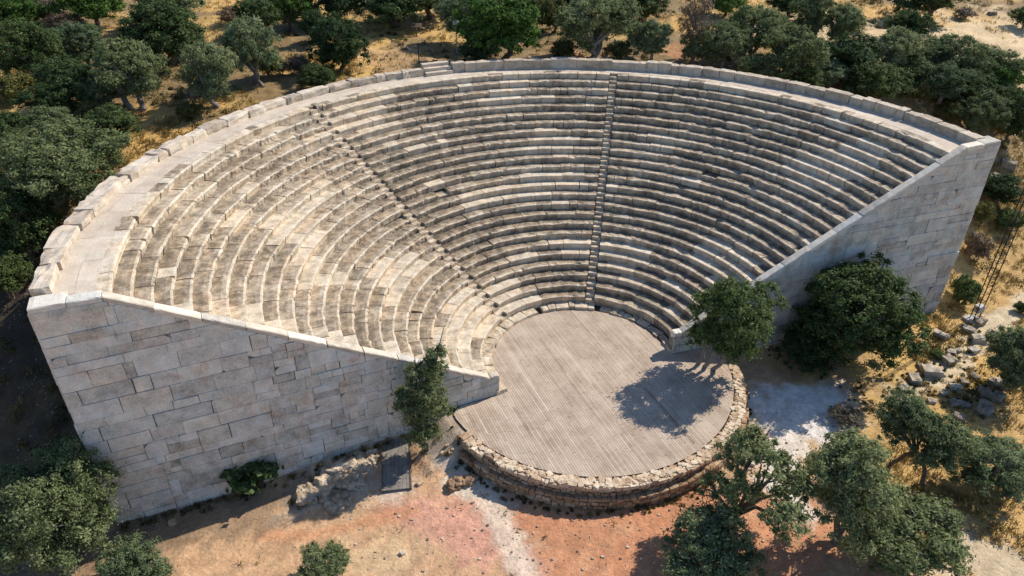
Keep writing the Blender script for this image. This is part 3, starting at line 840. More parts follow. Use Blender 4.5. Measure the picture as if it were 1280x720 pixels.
proto('young', 18, full(18, 9, .28, .72, 1.3, .15, .24), .6, .035, 'olive', 'bark', 260, 85, .08, .045, .017, lean=.22, wob=.05)
proto('young', 19, full(19, 9, .28, .62, 1.2, .15, .24), .5, .035, 'olive', 'bark', 260, 85, .08, .045, .017, lean=-.16, wob=.05)
proto('tall', 20, [(-.05, .05, 1.12, .20), (.1, .1, .98, .23), (-.18, 0, .92, .22), (.24, -.05, .78, .22), (-.25, .1, .70, .21), (.02, -.18, .66, .22), (.28, .15, .56, .2), (-.1, .22, 1.0, .17), (-.2, -.15, .46, .17), (.2, -.22, .42, .17), (-.32, -.02, .5, .14)], .26, .03, 'olive', 'bark', 400, 100, .058, .034, .0135, stems=2, lean=.1, wob=.02)
proto('bare', 21, full(21, 8, .28, .45, .95, .14, .2), .35, .03, 'dry', 'bark', 90, 40, .08, .05, .011, stems=2, fine=5)
proto('pale_olive', 22, full(22, 13, .33, .18, .62, .13, .21), .2, .035, 'olive', 'palebark', 600, 150, .050, .021, .0095, stems=2)
proto('pale_olive', 24, full(24, 13, .33, .20, .66, .13, .21), .2, .035, 'olive', 'palebark', 600, 150, .050, .021, .0095, stems=2)
proto('huge', 25, full(25, 16, .31, .14, .72, .14, .23), .14, .04, 'dark', 'bark', 620, 110, .045, .021, .0125, stems=3)
USED = {}
def plant(kind, name, cat, px, py, w, h, label, group=None, rot=None, var=None, widen=1., lift=1.):
    lift = 1.75 if kind == 'pale_olive' and py > 400 else 1.
    lst = PROTO[kind]; i = USED.get(kind, 0); USED[kind] = i+1
    cr, tr, zc = lst[(i if var is None else var) % len(lst)]
    sz = min(1.35, max(.72, h/w)) if kind not in ('column', 'tall', 'young', 'loose') else 1.
    d = ray(px, py); t = 18.; p = CAM+d*t
    while t < 300:
        p = CAM+d*t
        size = w*t/F_PX
        if p.z-hz(p.x, p.y) <= zc*sz*lift*size and not (math.hypot(p.x, p.y) < 27. and bool(inside(p.x, p.y))): break
        t += .2
    size *= widen
    z0 = hz(p.x, p.y)
    e = thing(name, label, cat, (p.x, p.y, z0-.02), group)
    r = rng.random()*6.28 if rot is None else rot
    for src in (tr, cr):
        o = src.copy(); COL.objects.link(o); o.parent = e; o.scale = (size, size, size*sz*(1+(lift-1)*.45)); o.rotation_euler = (0, 0, r)
    return e
BG = 'trees and shrubs on the hillside behind the theatre'
T, E, S_, D_ = ('olive_tree', 'tree'), ('evergreen_tree', 'tree'), ('shrub', 'shrub'), ('dry_bush', 'bush')
L = [
 # upper left hillside
 ('pale_olive', T, 78, 218, 160, 118, 'large grey-green olive tree just outside the left rim of the theatre'),
 ('dark', E, 25, 285, 95, 110, 'dark shaded evergreen tree below the large grey-green olive, at the left edge'),
 ('dark', E, 8, 345, 70, 70, 'dark shaded tree cut by the left edge, nearest the outer corner of the left wall'),
 ('olive', T, 160, 97, 92, 84, 'broad olive tree above the patch of golden grass in the upper left'),
 ('dark', E, 207, 48, 96, 80, 'tall dark evergreen tree rising behind the broad olive in the upper left'),
 ('olive', T, 263, 97, 66, 82, 'left olive of the pair standing above the rim blocks on the left'),
 ('olive', T, 318, 68, 66, 84, 'right olive of the pair standing above the rim blocks on the left'),
 ('dark', E, 423, 62, 68, 68, 'compact round dark green tree alone beside the bare earth clearing'),
 ('bright', E, 357, 14, 62, 58, 'fresh green tree at the top edge above the lone round tree'),
 ('olive', T, 98, 62, 66, 62, 'small olive tree under the reddish dry bush in the upper left corner'),
 ('dark', E, 38, 72, 78, 80, 'dark evergreen tree left of the small olive under the reddish bush'),
 ('yshrub', S_, 20, 112, 58, 48, 'yellow-green shrub at the left edge under the dark evergreens'),
 ('dark', E, 84, 108, 74, 62, 'dark low evergreen between the yellow-green shrub and the broad olive'),
 ('drybush', D_, 53, 14, 40, 44, 'tall pinkish brown dry bush at the top left corner'),
 ('drybush', D_, 84, 33, 46, 32, 'rounded reddish dry bush sunlit among the upper left trees'),
 ('bright', E, 15, 20, 64, 46, 'fresh green tree in the very top left corner'),
 ('bright', E, 112, 8, 80, 50, 'fresh green tree at the top edge right of the pinkish dry bush'),
 ('olive', T, 215, 6, 84, 52, 'olive tree cut by the top edge behind the tall dark evergreen'),
 ('drybush', D_, 291, 22, 36, 30, 'round straw coloured dry bush on the orange clearing at the top left'),
 ('yshrub', S_, 340, 84, 40, 36, 'low olive-brown shrub right of the olive pair'),
 ('yshrub', S_, 118, 142, 48, 30, 'golden green shrub on the grass below the broad olive'),
 ('dark', E, 140, 158, 60, 44, 'low dark shrubby tree in shade beside the golden green shrub'),
 ('yshrub', S_, 236, 140, 34, 26, 'small yellowish shrub below the olive pair near the rim'),
 ('dark', E, 395, 100, 46, 26, 'low dark shrub mass right against the rim below the lone round tree'),
 # top middle
 ('dark', E, 425, 2, 84, 50, 'dark tree at the top edge left of the bare earth clearing'),
 ('dark', E, 490, 8, 90, 58, 'dark tree at the top edge above the bare earth clearing'),
 ('olive', T, 580, 30, 70, 64, 'olive tree standing directly behind the lamp post'),
 ('bright', E, 628, 40, 100, 88, 'big rounded bright green tree behind the middle of the rim'),
 ('yshrub', S_, 688, 22, 50, 60, 'olive-yellow tree just right of the big bright green tree'),
 ('dark', E, 540, -6, 90, 44, 'dark tree cut by the top edge behind the lamp post olive'),
 ('olive', T, 742, 34, 96, 88, 'spreading grey olive tree behind the rim above the central stairway'),
 ('olive', T, 812, 54, 54, 54, 'small round olive tree left of the tall golden grass behind the rim'),
 ('dark', E, 800, 6, 70, 46, 'dark tree at the top edge behind the small round olive'),
 ('bare', ('bare_tree', 'tree'), 868, 34, 56, 66, 'twiggy half bare tree with purple grey branches behind the rim'),
 ('olive', T, 872, 62, 48, 44, 'dark stemmed small olive under the half bare tree'),
 ('olive', T, 908, 62, 70, 60, 'olive tree right of the half bare tree, close behind the rim'),
 ('olive', T, 948, 44, 70, 64, 'olive tree behind the gap between two rim olives, upper right of centre'),
 ('olive', T, 985, 72, 88, 74, 'broad olive tree whose crown overhangs the rim right of centre'),
 ('bright', E, 906, 4, 56, 34, 'small fresh green tree at the top edge beside golden grass'),
 ('olive', T, 1018, 22, 62, 60, 'upright olive tree left of the steep golden grass bank'),
 ('olive', T, 1056, 36, 54, 54, 'olive tree right beside the steep golden grass bank'),
 ('dark', E, 985, 4, 60, 44, 'dark tree at the top edge left of the golden grass bank'),
 ('dark', E, 322, 26, 56, 48, 'dark tree behind the right olive of the olive pair'),
 ('olive', T, 236, 52, 40, 44, 'narrow olive tree squeezed right of the tall dark evergreen'),
 ('dark', E, 62, 132, 60, 46, 'low dark evergreen above the large grey-green olive'),
 ('olive', T, 128, 122, 56, 44, 'small olive tree on the left shoulder of the broad olive'),
 ('dark', E, 12, 172, 60, 56, 'dark tree at the left edge over the large grey-green olive'),
 ('olive', T, 60, 160, 60, 44, 'olive tree touching the top of the large grey-green olive'),
 ('dark', E, 395, 36, 40, 40, 'dark tree just behind the lone round tree'),
 ('drybush', D_, 372, 84, 44, 30, 'brownish dry bush left of the lone round tree'),
 ('dark', E, 655, 2, 70, 40, 'dark tree at the top edge behind the big bright green tree'),
 ('dark', E, 722, 0, 60, 40, 'dark tree at the top edge behind the spreading grey olive'),
 ('yshrub', S_, 772, 66, 40, 26, 'low olive shrub at the foot of the spreading grey olive'),
 ('yshrub', S_, 704, 62, 36, 30, 'rounded shrub between the bright green tree and the grey olive'),
 ('dark', E, 600, 66, 50, 30, 'dark low bush under the big bright green tree at the rim'),
 ('dark', E, 1004, 104, 56, 36, 'low dark evergreen under the broad overhanging olive'),
 ('olive', T, 950, 92, 56, 36, 'low olive tree close on the rim left of the broad overhanging olive'),
 ('olive', T, 1036, 96, 44, 34, 'little olive tree on the rim between two dark evergreens'),
 ('dark', E, 1136, 92, 56, 44, 'dark tree in the thicket next to the dull yellow-green shrub'),
 ('olive', T, 1158, 72, 56, 48, 'olive tree on the left flank of the large clearing olive'),
 ('dark', E, 1206, 112, 62, 50, 'dark tree in the middle of the thicket right of the grey olive'),
 ('dark', E, 1256, 126, 56, 40, 'low dark tree at the right edge above the bare trunk'),
 ('yshrub', S_, 1190, 140, 40, 34, 'olive-brown shrub just behind the right wall corner'),
 # upper right hillside
 ('dark', E, 1066, 76, 72, 54, 'round dark evergreen close behind the rim on the right'),
 ('dark', E, 1092, 108, 84, 40, 'low spreading dark evergreen right against the right rim'),
 ('olive', T, 1118, 66, 72, 64, 'olive tree in the middle of the thicket behind the right rim'),
 ('dark', E, 1138, 34, 56, 44, 'dark green tree at the upper edge of the right thicket near the clearing'),
 ('olive', T, 1190, 72, 84, 56, 'large olive tree at the clearing edge, centre of the right thicket'),
 ('olive', T, 1238, 82, 66, 50, 'olive tree at the right end of the clearing edge'),
 ('bright', E, 1258, 98, 54, 50, 'fresh green tree low at the right edge below the clearing'),
 ('olive', T, 1176, 106, 78, 60, 'grey olive tree in the thicket straight above the right wall corner'),
 ('yshrub', S_, 1150, 112, 50, 44, 'dull yellow-green shrub between olives behind the right rim'),
 ('olive', T, 1226, 146, 66, 56, 'low olive tree right of the right wall corner'),
 ('dark', E, 1270, 152, 48, 74, 'dark tree with bare trunk at the right edge beside the wall corner'),
 ('dark', E, 1160, -4, 90, 30, 'dark tree at the top edge above the pale clearing'),
 ('dark', E, 1282, 22, 36, 30, 'dark tree at the right edge casting shade on the pale clearing'),
 ('drybush', D_, 1206, 18, 28, 14, 'greyish mound of dry brush lying on the pale clearing'),
 # right side below the corner
 ('drybush', D_, 1222, 310, 46, 50, 'orange brown dry bush beside the right wall edge'),
 ('shrub', S_, 1205, 364, 42, 54, 'feathery green shrub at the foot of the right wall edge'),
 ('yshrub', S_, 1228, 268, 34, 40, 'dull green bush high beside the right wall edge'),
 ('shrub', S_, 1264, 276, 44, 44, 'yellowish green shrub behind the lattice mast'),
 ('dark', E, 1250, 240, 50, 30, 'low dark shrub in shade on the rocky slope by the right wall corner'),
 ('shrub', S_, 1276, 384, 20, 22, 'small green shrub at the right edge right of the mast foot'),
 ('olive', T, 1266, 452, 82, 104, 'dark olive tree at the right edge beside the boulder lined path'),
 # in front of the right wall
 ('huge', E, 1072, 396, 176, 158, 'huge dense dark green tree in front of the right wall'),
 ('dark', E, 1010, 440, 80, 60, 'low dark shaded bush between the two trees by the right wall'),
 ('shrub', S_, 1172, 444, 22, 16, 'tiny green shrub among the boulders beside the path'),
 # lower right
 ('young', T, 1128, 532, 70, 62, 'slender young tree with curved bare trunk nearest the huge dark tree'),
 ('young', T, 1174, 563, 76, 62, 'young tree with forked bare trunk, right of the slender one'),
 ('olive', T, 1242, 590, 100, 76, 'spreading olive tree in the lower right near the dark boulders'),
 ('tall', T, 1064, 622, 136, 190, 'tall bushy olive tree with dark twin trunk at the bottom right'),
 ('olive', T, 1134, 682, 146, 110, 'wide olive tree at the bottom edge, right beside the tall bushy olive'),
 ('loose', T, 942, 626, 160, 120, 'straggly olive tree with bare dark branches in front of the stage wall'),
 ('olive', T, 884, 694, 136, 70, 'low olive tree at the bottom edge left of the straggly olive'),
 ('drybush', D_, 1060, 522, 44, 26, 'thin dark dry bush in the shade edge right of the pale ground'),
 # lower left
 ('pale_olive', T, 52, 628, 176, 150, 'large bright olive tree in the lower left corner before the left wall'),
 ('olive', T, 170, 708, 92, 50, 'low olive bush at the bottom edge right of the large lower left olive'),
 ('olive', S_, 400, 712, 74, 44, 'small olive-green shrub on dry ground at the bottom edge'),
 ('fig', ('fig_bush', 'bush'), 315, 594, 72, 64, 'dark broad-leaved fig bush growing at the foot of the left wall'),
 ('column', T, 529, 508, 68, 150, 'slim upright tree in front of the left wall beside the stage'),
]
for kind, (nm, cat), px, py, w, h, lab in L:
    plant(kind, nm, cat, px, py, w, h, lab, BG if py < 250 else None, widen=(1.08 if px > 1090 and py < 130 else 1.2) if py < 250 else (1.1 if py > 520 and px > 820 else 1.06))
for lst in PROTO.values():
    for cr, tr, _ in lst: bpy.data.objects.remove(cr); bpy.data.objects.remove(tr)

# the tree on the stage edge, its stems leaning away from the wall end
bs_ = at(877, 458, -.1); ctr = at(921, 398, 3.9)
st_ = thing('olive_tree', 'rounded olive tree with leaning stems at the stage edge by the right wall end', 'tree', tuple(bs_))
cw = 120*(ctr-CAM).length/F_PX; k_ = full(40, 15, .33, -.36, .28, .11, .20)
bl = [(a*cw, b_*cw, c_*cw, d_*cw) for a, b_, c_, d_ in k_]; rel = ctr-bs_
bl = [(a+rel.x, b_+rel.y, c_+rel.z, d_) for a, b_, c_, d_ in bl]
pos, nr, tn, cc = crown_points(40, bl, 420, 105, .058*cw, .3)
leaf_object('crown', pos, nr,   .17, .08, tn, 'midgreen', st_, .25, 40)
b = MB(); r_ = random.Random(4)
for q, (ox, oy) in enumerate(((0, 0), (.35, -.25), (-.3, .2))):
    tip = rel*.62+Vector((ox*2.2, oy*2.2, .2)); p0 = Vector((ox, oy, -.3))
    b.tube([p0, p0.lerp(tip, .35)+Vector((.12, -.1, -.15)), p0.lerp(tip, .7), tip], [.15, .12, .10, .08], 7)
    for e in bl[q::3]: b.tube([tip, tip.lerp(Vector(e[:3]), .5)+Vector((0, 0, .15)), Vector(e[:3])], [.07, .05, .02], 5)
b.build('trunk', 'palebark', None).parent = st_

# ------------------------------------------------------------------ ground cover (nobody could count it)
r = np.random.default_rng(99)
def scatter(n, x0, x1, y0, y1):
    x = r.uniform(x0, x1, n); y = r.uniform(y0, y1, n)
    rc = np.hypot(x-DECK_C[0], y-DECK_C[1])
    ok = ~inside(x, y) & (rc > 9.9) & ~((np.hypot(x, y) < 26.8) & (height(x, y) < -2.1)) & (np.hypot(x, y) > 0)
    return x[ok], y[ok]
def soil_at(x, y):
    i = np.clip(np.searchsorted(gx, x), 0, nx-1); j = np.clip(np.searchsorted(gy, y), 0, ny-1); return C_[j, i]
xs = []; ys = []
for (n, bx) in ((60000, (-75, 85, 24, 100)), (34000, (-50, -18, -14, 30)), (30000, (22, 52, -18, 30)), (9000, (-26, 20, -26, -9)), (9000, (12, 34, -26, -6))):
    x, y = scatter(n, *bx); xs.append(x); ys.append(y)
x = np.concatenate(xs); y = np.concatenate(ys)
c = soil_at(x, y); gold = (c[:, 0] > .26) & (c[:, 2]/c[:, 0] < .43) & (c[:, 1]/c[:, 0] > .57)
pr = np.where(gold & ((y > -9.2) | (x > 13)), .8, .012)*np.clip((fbm(x, y, .8, 41)-.36)*4, 0, 1)
k = r.random(len(x)) < pr; x, y = x[k], y[k]
nb = 7; X2 = np.repeat(x, nb)+r.normal(0, .12, len(x)*nb); Y2 = np.repeat(y, nb)+r.normal(0, .12, len(x)*nb)
hh = np.repeat(r.uniform(.12, .42, len(x)), nb)*r.uniform(.6, 1.2, len(x)*nb)
Z2 = height(X2, Y2)+hh*.38
nr = unit(r, len(X2)); nr[:, 2] *= .4; nr /= np.linalg.norm(nr, axis=1, keepdims=True)
tn = np.clip(np.repeat(r.normal(.5, .2, len(x)), nb)+r.normal(0, .1, len(X2)), 0, 1)
g = leaf_object('dry_grass', np.stack([X2, Y2, Z2], 1), nr, .36, .05, tn, 'grass', None, 2.2, 1)
g['kind'] = 'stuff'
x, y = [], []
for (n, bx) in ((4200, (-80, 90, 24, 105)), (900, (-50, -25, -14, 30)), (460, (25, 55, -16, 30))):
    a, b = scatter(n, *bx); x.append(a); y.append(b)
x = np.concatenate(x); y = np.concatenate(y); c = soil_at(x, y)
k = (r.random(len(x)) < np.clip((fbm(x, y, .2, 51)-.40)*6, 0, 1)*np.where(c[:, 0] > .36, .25, 1)); x, y = x[k], y[k]
per = 60; ci = np.repeat(np.arange(len(x)), per); e = unit(r, len(ci)); e[:, 2] = abs(e[:, 2])
sz = r.uniform(.25, .75, len(x))
cen = np.stack([x, y, height(x, y)], 1)[ci]+e*(sz[ci]*r.random(len(ci))**.4)[:, None]*np.array((1, 1, .8))
nr = e*.7+unit(r, len(ci))*.7; nr /= np.linalg.norm(nr, axis=1, keepdims=True)
tn = np.clip(np.repeat(r.normal(.42, .24, len(x)), per)+r.normal(0, .12, len(ci)), 0, 1)
u = leaf_object('undergrowth', cen, nr, .20, .08, tn, 'under', None, .2, 2); u['kind'] = 'stuff'
# weeds along wall feet and among the rocks
wx, wy, ws = [], [], []
for _ in range(130):
    a = r.uniform(-2.4, .05); q = 9.8+abs(r.normal(0, .22)); wx.append(DECK_C[0]+q*math.cos(a)); wy.append(DECK_C[1]+q*math.sin(a)); ws.append(r.uniform(.06, .2))
for A, D, Nn, ln in ((LA, LD, LN, LLEN), (RA, RD, RN, RLEN)):
    for _ in range(90):
        t = r.uniform(4.5, ln); o = .08+abs(r.normal(0, .3)); wx.append(A.x+D.x*t+Nn.x*o); wy.append(A.y+D.y*t+Nn.y*o); ws.append(r.uniform(.08, .28))
for px, py in ((1130, 484), (1150, 470), (1170, 462), (1186, 450), (1205, 440), (1225, 420), (1175, 492), (1195, 484), (1220, 475), (1232, 490), (1200, 505), (1230, 512), (1245, 490), (1140, 480), (385, 625), (420, 600), (450, 580), (560, 565), (1160, 430), (1190, 430), (1110, 500), (1075, 500)):
    p = ground(px, py)
    for _ in range(14): wx.append(p.x+r.normal(0, .7)); wy.append(p.y+r.normal(0, .7)); ws.append(r.uniform(.06, .26))
wx, wy, ws = np.array(wx), np.array(wy), np.array(ws); per = 46; ci = np.repeat(np.arange(len(wx)), per); e = unit(r, len(ci)); e[:, 2] = abs(e[:, 2])
cen = np.stack([wx, wy, height(wx, wy)], 1)[ci]+e*(ws[ci]*r.random(len(ci))**.4)[:, None]
nr = unit(r, len(ci)); nr[:, 2] *= .5; nr /= np.linalg.norm(nr, axis=1, keepdims=True)
tn = np.clip(np.repeat(r.normal(.62, .25, len(wx)), per)+r.normal(0, .12, len(ci)), 0, 1)
u = leaf_object('weeds', cen, nr, .15, .035, tn, 'under', None, .8, 3); u['kind'] = 'stuff'
# pebbles on the bare earth
b = MB(); rr = random.Random(17); cnt = 0
pc = [at(*p, -1.5) for p in ((700, 660), (800, 670), (560, 640), (600, 690), (850, 650), (960, 560), (690, 690), (1000, 600), (450, 660))]
while cnt < 1100:
    q = rr.choice(pc); x_, y_ = q.x+rr.gauss(0, 2.6), q.y+rr.gauss(0, 1.9)
    if math.hypot(x_-DECK_C[0], y_-DECK_C[1]) < 9.9 or bool(inside(x_, y_)): continue
    s_ = .014+.05*rr.random()**5
    b.rock((x_, y_, hz(x_, y_)+s_*.3), XX, YY, ZZ, (s_*rr.uniform(.8, 1.4), s_, s_*.7), rr.randrange(10**6), 2, .2, .4, rr.uniform(.05, .7)); cnt += 1
pb = b.build('gravel', 'palerock'); pb['kind'] = 'stuff'

# ------------------------------------------------------------------ rocks
def boulder(px, py, w, h, label, mat='rock', tone=.6, rough=.3, group=None, seed=None, flat=.55, rot=None, name='boulder', cat='rock', n=4):
    p = ground(px, py+h*.25); t = (p-CAM).length*.97; s_ = w*.27*t/F_PX
    th = rng.random()*3.14 if rot is None else rot
    ax = Vector((math.cos(th), math.sin(th), 0)); ay = Vector((-ax.y, ax.x, 0))
    hh_ = s_*flat
    b = MB(); b.rock((p.x, p.y, hz(p.x, p.y)+hh_*.3), ax, ay, ZZ, (s_*.95, s_*.72, hh_), int(px*7+py*13), n, rough, .12, tone)
    return tag(b.build(name, mat), label, cat, group)
GP = 'boulders lining the path on the right'
for px, py, w, h, lab, tn in (
 (1127, 484, 24, 18, 'squarish grey boulder at the near end of the left row beside the path', .5),
 (1142, 470, 26, 26, 'upright pale grey boulder second in the left row beside the path', .62),
 (1162, 462, 34, 22, 'big flat topped pale boulder in the middle of the left row beside the path', .72),
 (1150, 456, 16, 14, 'small dark boulder wedged behind the big flat topped one', .4),
 (1184, 450, 26, 16, 'long grey boulder after the big flat topped one beside the path', .58),
 (1188, 440, 16, 10, 'small pale boulder perched over the long grey boulder', .66),
 (1197, 437, 12, 12, 'small rounded brown boulder at the path bend', .45),
 (1216, 438, 20, 9, 'flat slanting slab at the path bend below the mast', .7),
 (1222, 424, 26, 14, 'pale block of rock below the mast foot', .66),
 (1210, 412, 22, 10, 'flat rock slab directly under the mast foot', .6),
 (1237, 418, 18, 10, 'brownish rock right of the mast foot', .5),
 (1222, 402, 24, 14, 'dark jagged rock beside the mast legs', .4),
 (1175, 419, 26, 9, 'flat pale ledge rock between the huge tree and the mast', .68),
 (1164, 500, 16, 14, 'small pale boulder at the near end of the right row beside the path', .66),
 (1179, 491, 18, 12, 'rounded grey boulder in the right row beside the path', .52),
 (1193, 483, 22, 13, 'smooth pale boulder in the middle of the right row beside the path', .68),
 (1205, 477, 16, 12, 'short boulder in the right row just before the dark cubic one', .5),
 (1217, 470, 17, 14, 'dark cubic boulder at the far end of the right row', .36),
 (1229, 489, 28, 18, 'large dark boulder with lit top behind the right row', .42),
 (1243, 478, 24, 12, 'pale slab leaning against the large dark boulder', .62),
 (1192, 503, 24, 12, 'bluish dark boulder below the right row', .36),
 (1205, 506, 20, 14, 'dark rounded boulder next to the bluish one', .32),
 (1228, 510, 34, 22, 'broad blue-grey boulder in shade under the right row', .4),
 (1198, 522, 22, 14, 'dark boulder sunk in shade below the broad blue-grey one', .34),
 (1246, 496, 26, 14, 'pile-like grey boulder at the foot of the right edge olive', .45),
 (1260, 206, 26, 14, 'grey rock in tree shade by the right wall corner', .42),
 (1240, 222, 22, 10, 'pale flat rock on the slope below the right wall corner', .52),
 (1256, 226, 20, 10, 'dark flat rock on the slope below the right wall corner', .36),
):
    boulder(px, py, w*1.05, h, lab, 'rock', tn, .34, GP if py > 395 else None, flat=.62)
def outcrop(pxs, label, mat, name, cat, seed):
    b = MB(); rr = random.Random(seed); p0 = None
    for (px, py, w, hgt, tn) in pxs:
        p = ground(px, py); p0 = p0 or p; s_ = w*.40*(p-CAM).length/F_PX; th = rr.random()*3
        ax = Vector((math.cos(th), math.sin(th), 0)); ay = Vector((-ax.y, ax.x, 0))
        b.rock((p.x, p.y, hz(p.x, p.y)+hgt*.02), ax, ay, ZZ, (s_, s_*.75, hgt*.8), rr.randrange(10**6), 9, .5, .3, tn-.22, .3)
    return tag(b.build(name, mat), label, cat)
outcrop(((385, 622, 40, .38, .6), (408, 606, 46, .5, .68), (432, 590, 40, .5, .72), (452, 582, 34, .4, .7), (440, 605, 38, .32, .6), (420, 628, 46, .22, .5), (466, 575, 24, .3, .62)),
        'broad pale limestone outcrop breaking through the earth below the left wall', 'palerock', 'rock_outcrop', 'rock', 5)
outcrop(((566, 611, 20, .3, .45), (578, 606, 24, .36, .5), (588, 602, 18, .26, .55)), 'low brown rock lump on the white earth path before the stage wall', 'rubble', 'rock_lump', 'rock', 6)
boulder(216, 652, 17, 12, 'lone reddish stone lying in shade at the foot of the left wall', 'rubble', .5)
boulder(503, 690, 12, 10, 'small squared grey stone block on the dry ground at the bottom', 'rock', .75, .08, n=3, flat=.8)
boulder(447, 567, 14, 14, 'small squared stone block in shade at the foot of the left wall', 'rock', .55, .08, n=3, flat=1.)
boulder(937, 577, 26, 10, 'long pale stone fragment lying on earth right of the stage wall', 'palerock', .7, .15, flat=.4, rot=-.5)
boulder(525, 602, 16, 14, 'rounded brown stone right beside the board ramp', 'rubble', .55)
boulder(788, 641, 10, 7, 'small dark stone at the shadow edge before the stage wall', 'rubble', .4)
boulder(508, 60, 12, 8, 'grey stone on the bare earth clearing behind the rim', 'rock', .45)
boulder(492, 50, 10, 8, 'pale stone at the far side of the bare earth clearing', 'rock', .6)
boulder(478, 74, 10, 5, 'flat reddish stone in the middle of the bare earth clearing', 'rubble', .4)
boulder(665, 73, 20, 10, 'white stone in sun behind the rim left of the grey olive', 'palerock', .7)
boulder(757, 76, 22, 8, 'pale stone heap behind the rim above the central stairway', 'palerock', .7)
boulder(1240, 17, 14, 5, 'dark stone on the pale clearing at the top right', 'rock', .35)
for px, py, w, lab in ((566, 560, 9, 'small reddish stone nearest the deck corner by the slim tree'), (559, 556, 10, 'brown stone left of the deck corner by the slim tree'),
                       (563, 566, 11, 'pale brown stone below the deck corner by the slim tree'), (553, 566, 10, 'grey brown stone at the foot of the slim tree')):
    boulder(px, py, w, 8, lab, 'rubble', rng.uniform(.45, .75), .25)

# ------------------------------------------------------------------ lattice mast, lamp post, small furniture
p = ground(1216, 402)
mast = thing('lattice_mast', 'tall dark iron lattice mast with rungs standing by the path on the right', 'mast', (p.x, p.y, hz(p.x, p.y)))
z0 = hz(p.x, p.y); H = 13.5; w = .27
vx = Vector((math.cos(.35), math.sin(.35), 0)); vy = Vector((-vx.y, vx.x, 0))
legs = [Vector((p.x, p.y, z0))+vx*(w*a)+vy*(w*b_) for a, b_ in ((-1, -.6), (1, -.6), (0, 1.1))]
for q in legs:
    b = MB(); b.tube([q-ZZ*.3, q+ZZ*H], [.036, .032], 7); b.build('mast_leg', 'iron', mast)
for i in range(int(H/.62)):
    zz = .45+i*.62; b = MB()
    for a, c_ in ((0, 1), (1, 2), (2, 0)): b.tube([legs[a]+ZZ*zz, legs[c_]+ZZ*zz], [.022, .022], 5)
    b.build('rung', 'iron', mast)
b = MB(); c_ = sum(legs, Vector())/3+ZZ*1.0+vx*.12
b.box(c_, vx, .26, vy, .2, ZZ, .24, .5); b.box(c_+ZZ*.26, vx, .29, vy, .23, ZZ, .02, .5); b.build('junction_box', 'concrete', mast)
b = MB(); b.rock(Vector((p.x, p.y, z0+.02)), vx, vy, ZZ, (.55, .5, .18), 3, 4, .08, .05, .5); b.build('footing', 'concrete', mast)

p = ground(571, 66); z0 = hz(p.x, p.y)
lp = thing('lamp_post', 'slim grey lamp post with white floodlight head behind the rim', 'lamp post', (p.x, p.y, z0))
b = MB(); b.tube([p-ZZ*.2, p+ZZ*2.55], [.05, .04], 10); b.build('pole', 'steel', lp)
b = MB(); b.box(p+ZZ*.02, XX, .13, YY, .13, ZZ, .02); b.build('base_plate', 'steel', lp)
b = MB(); ty = Vector((0, -.85, -.5)).normalized(); tz = XX.cross(ty)
b.box(p+ZZ*2.72+ty*.05, XX, .26, ty, .12, tz, .18); lhd = b.build('lamp_head', 'white', lp)
b = MB(); b.box(p+ZZ*2.72+ty*.178, XX, .21, ty, .006, tz, .14); b.build('lens', 'glass', lp)
b = MB(); b.box(p+ZZ*2.53, XX, .2, YY, .03, ZZ, .02); b.build('bracket', 'steel', lp)

p = ground(524, 80); z0 = hz(p.x, p.y)
bp_ = thing('marker_post', 'thin black post standing behind the rim left of the stone steps', 'post', (p.x, p.y, z0))
b = MB(); b.tube([p-ZZ*.2, p+ZZ*1.7], [.05, .045], 8); b.build('pole', 'black', bp_)
b = MB(); b.tube([p+ZZ*1.7, p+ZZ*1.76], [.065, .03], 8); b.build('cap', 'black', bp_)

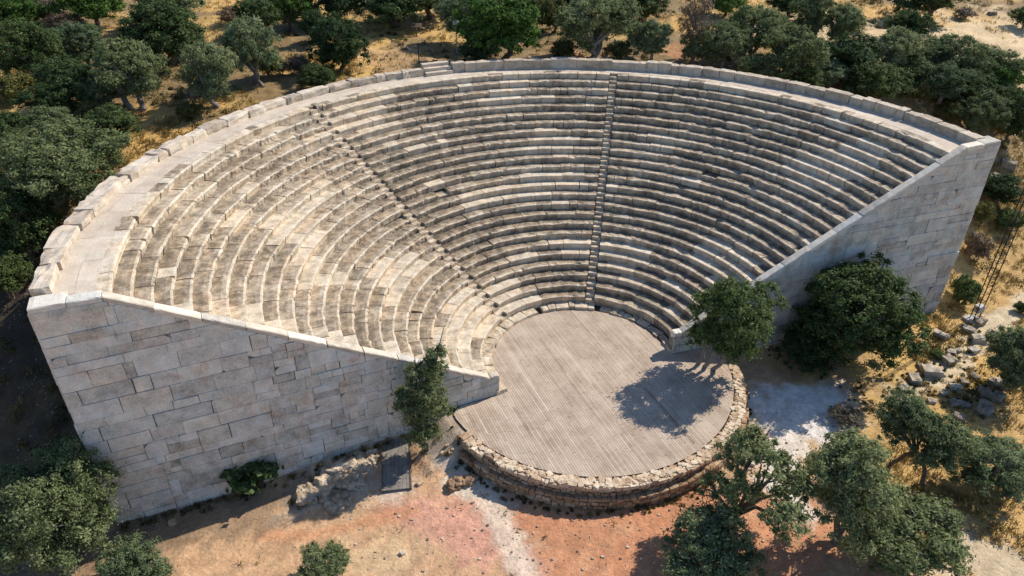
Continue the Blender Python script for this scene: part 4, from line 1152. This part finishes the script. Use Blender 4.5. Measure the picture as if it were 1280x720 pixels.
p = ground(521, 46); z0 = hz(p.x, p.y)
sg = thing('wooden_sign', 'plain wooden board on a short post beyond the bare earth clearing', 'sign', (p.x, p.y, z0))
b = MB(); b.box(p+ZZ*.5, XX, .06, YY, .06, ZZ, .6); b.build('post', 'brownwood', sg)
b = MB(); b.box(p+ZZ*1.1+YY*-.02, XX, .55, Vector((0, .8, .6)), .24, Vector((0, -.6, .8)), .03); b.build('board', 'brownwood', sg)

# ------------------------------------------------------------------ camera, sky, sun
cam = bpy.data.cameras.new('camera'); co = bpy.data.objects.new('camera', cam); COL.objects.link(co)
cam.sensor_width = 36; cam.lens = 36*F_PX/1280; cam.clip_start = .5; cam.clip_end = 3000
co.matrix_world = Matrix((( RIGHT.x, UP.x, -FWD.x, CAM.x), (RIGHT.y, UP.y, -FWD.y, CAM.y), (RIGHT.z, UP.z, -FWD.z, CAM.z), (0, 0, 0, 1)))
scene.camera = co
w = bpy.data.worlds.new('World'); scene.world = w; w.use_nodes = True
nt = w.node_tree; bg = nt.nodes['Background']
sky = nt.nodes.new('ShaderNodeTexSky'); sky.sky_type = 'NISHITA'; sky.sun_disc = False
sky.sun_elevation = SUN_EL; sky.sun_rotation = math.pi/2-SUN_AZ; sky.air_density = 1.0; sky.dust_density = .3; sky.ozone_density = 5.0
nt.links.new(sky.outputs[0], bg.inputs[0]); bg.inputs[1].default_value = .135
sl = bpy.data.lights.new('sun', 'SUN'); sl.energy = 4.8; sl.angle = R_(.53); sl.color = (1, .925, .80)
so = bpy.data.objects.new('sun', sl); COL.objects.link(so)
sd = Vector((math.cos(SUN_AZ)*math.cos(SUN_EL), math.sin(SUN_AZ)*math.cos(SUN_EL), math.sin(SUN_EL)))
so.rotation_euler = sd.to_track_quat('Z', 'Y').to_euler(); so.location = sd*80
vs_ = scene.view_settings; vs_.view_transform = 'Standard'; vs_.look = 'None'; vs_.exposure = .38; vs_.gamma = 1; vs_.use_curve_mapping = False
cy = scene.cycles; cy.max_bounces = 5; cy.diffuse_bounces = 3; cy.glossy_bounces = 2; cy.transmission_bounces = 3; cy.transparent_max_bounces = 4
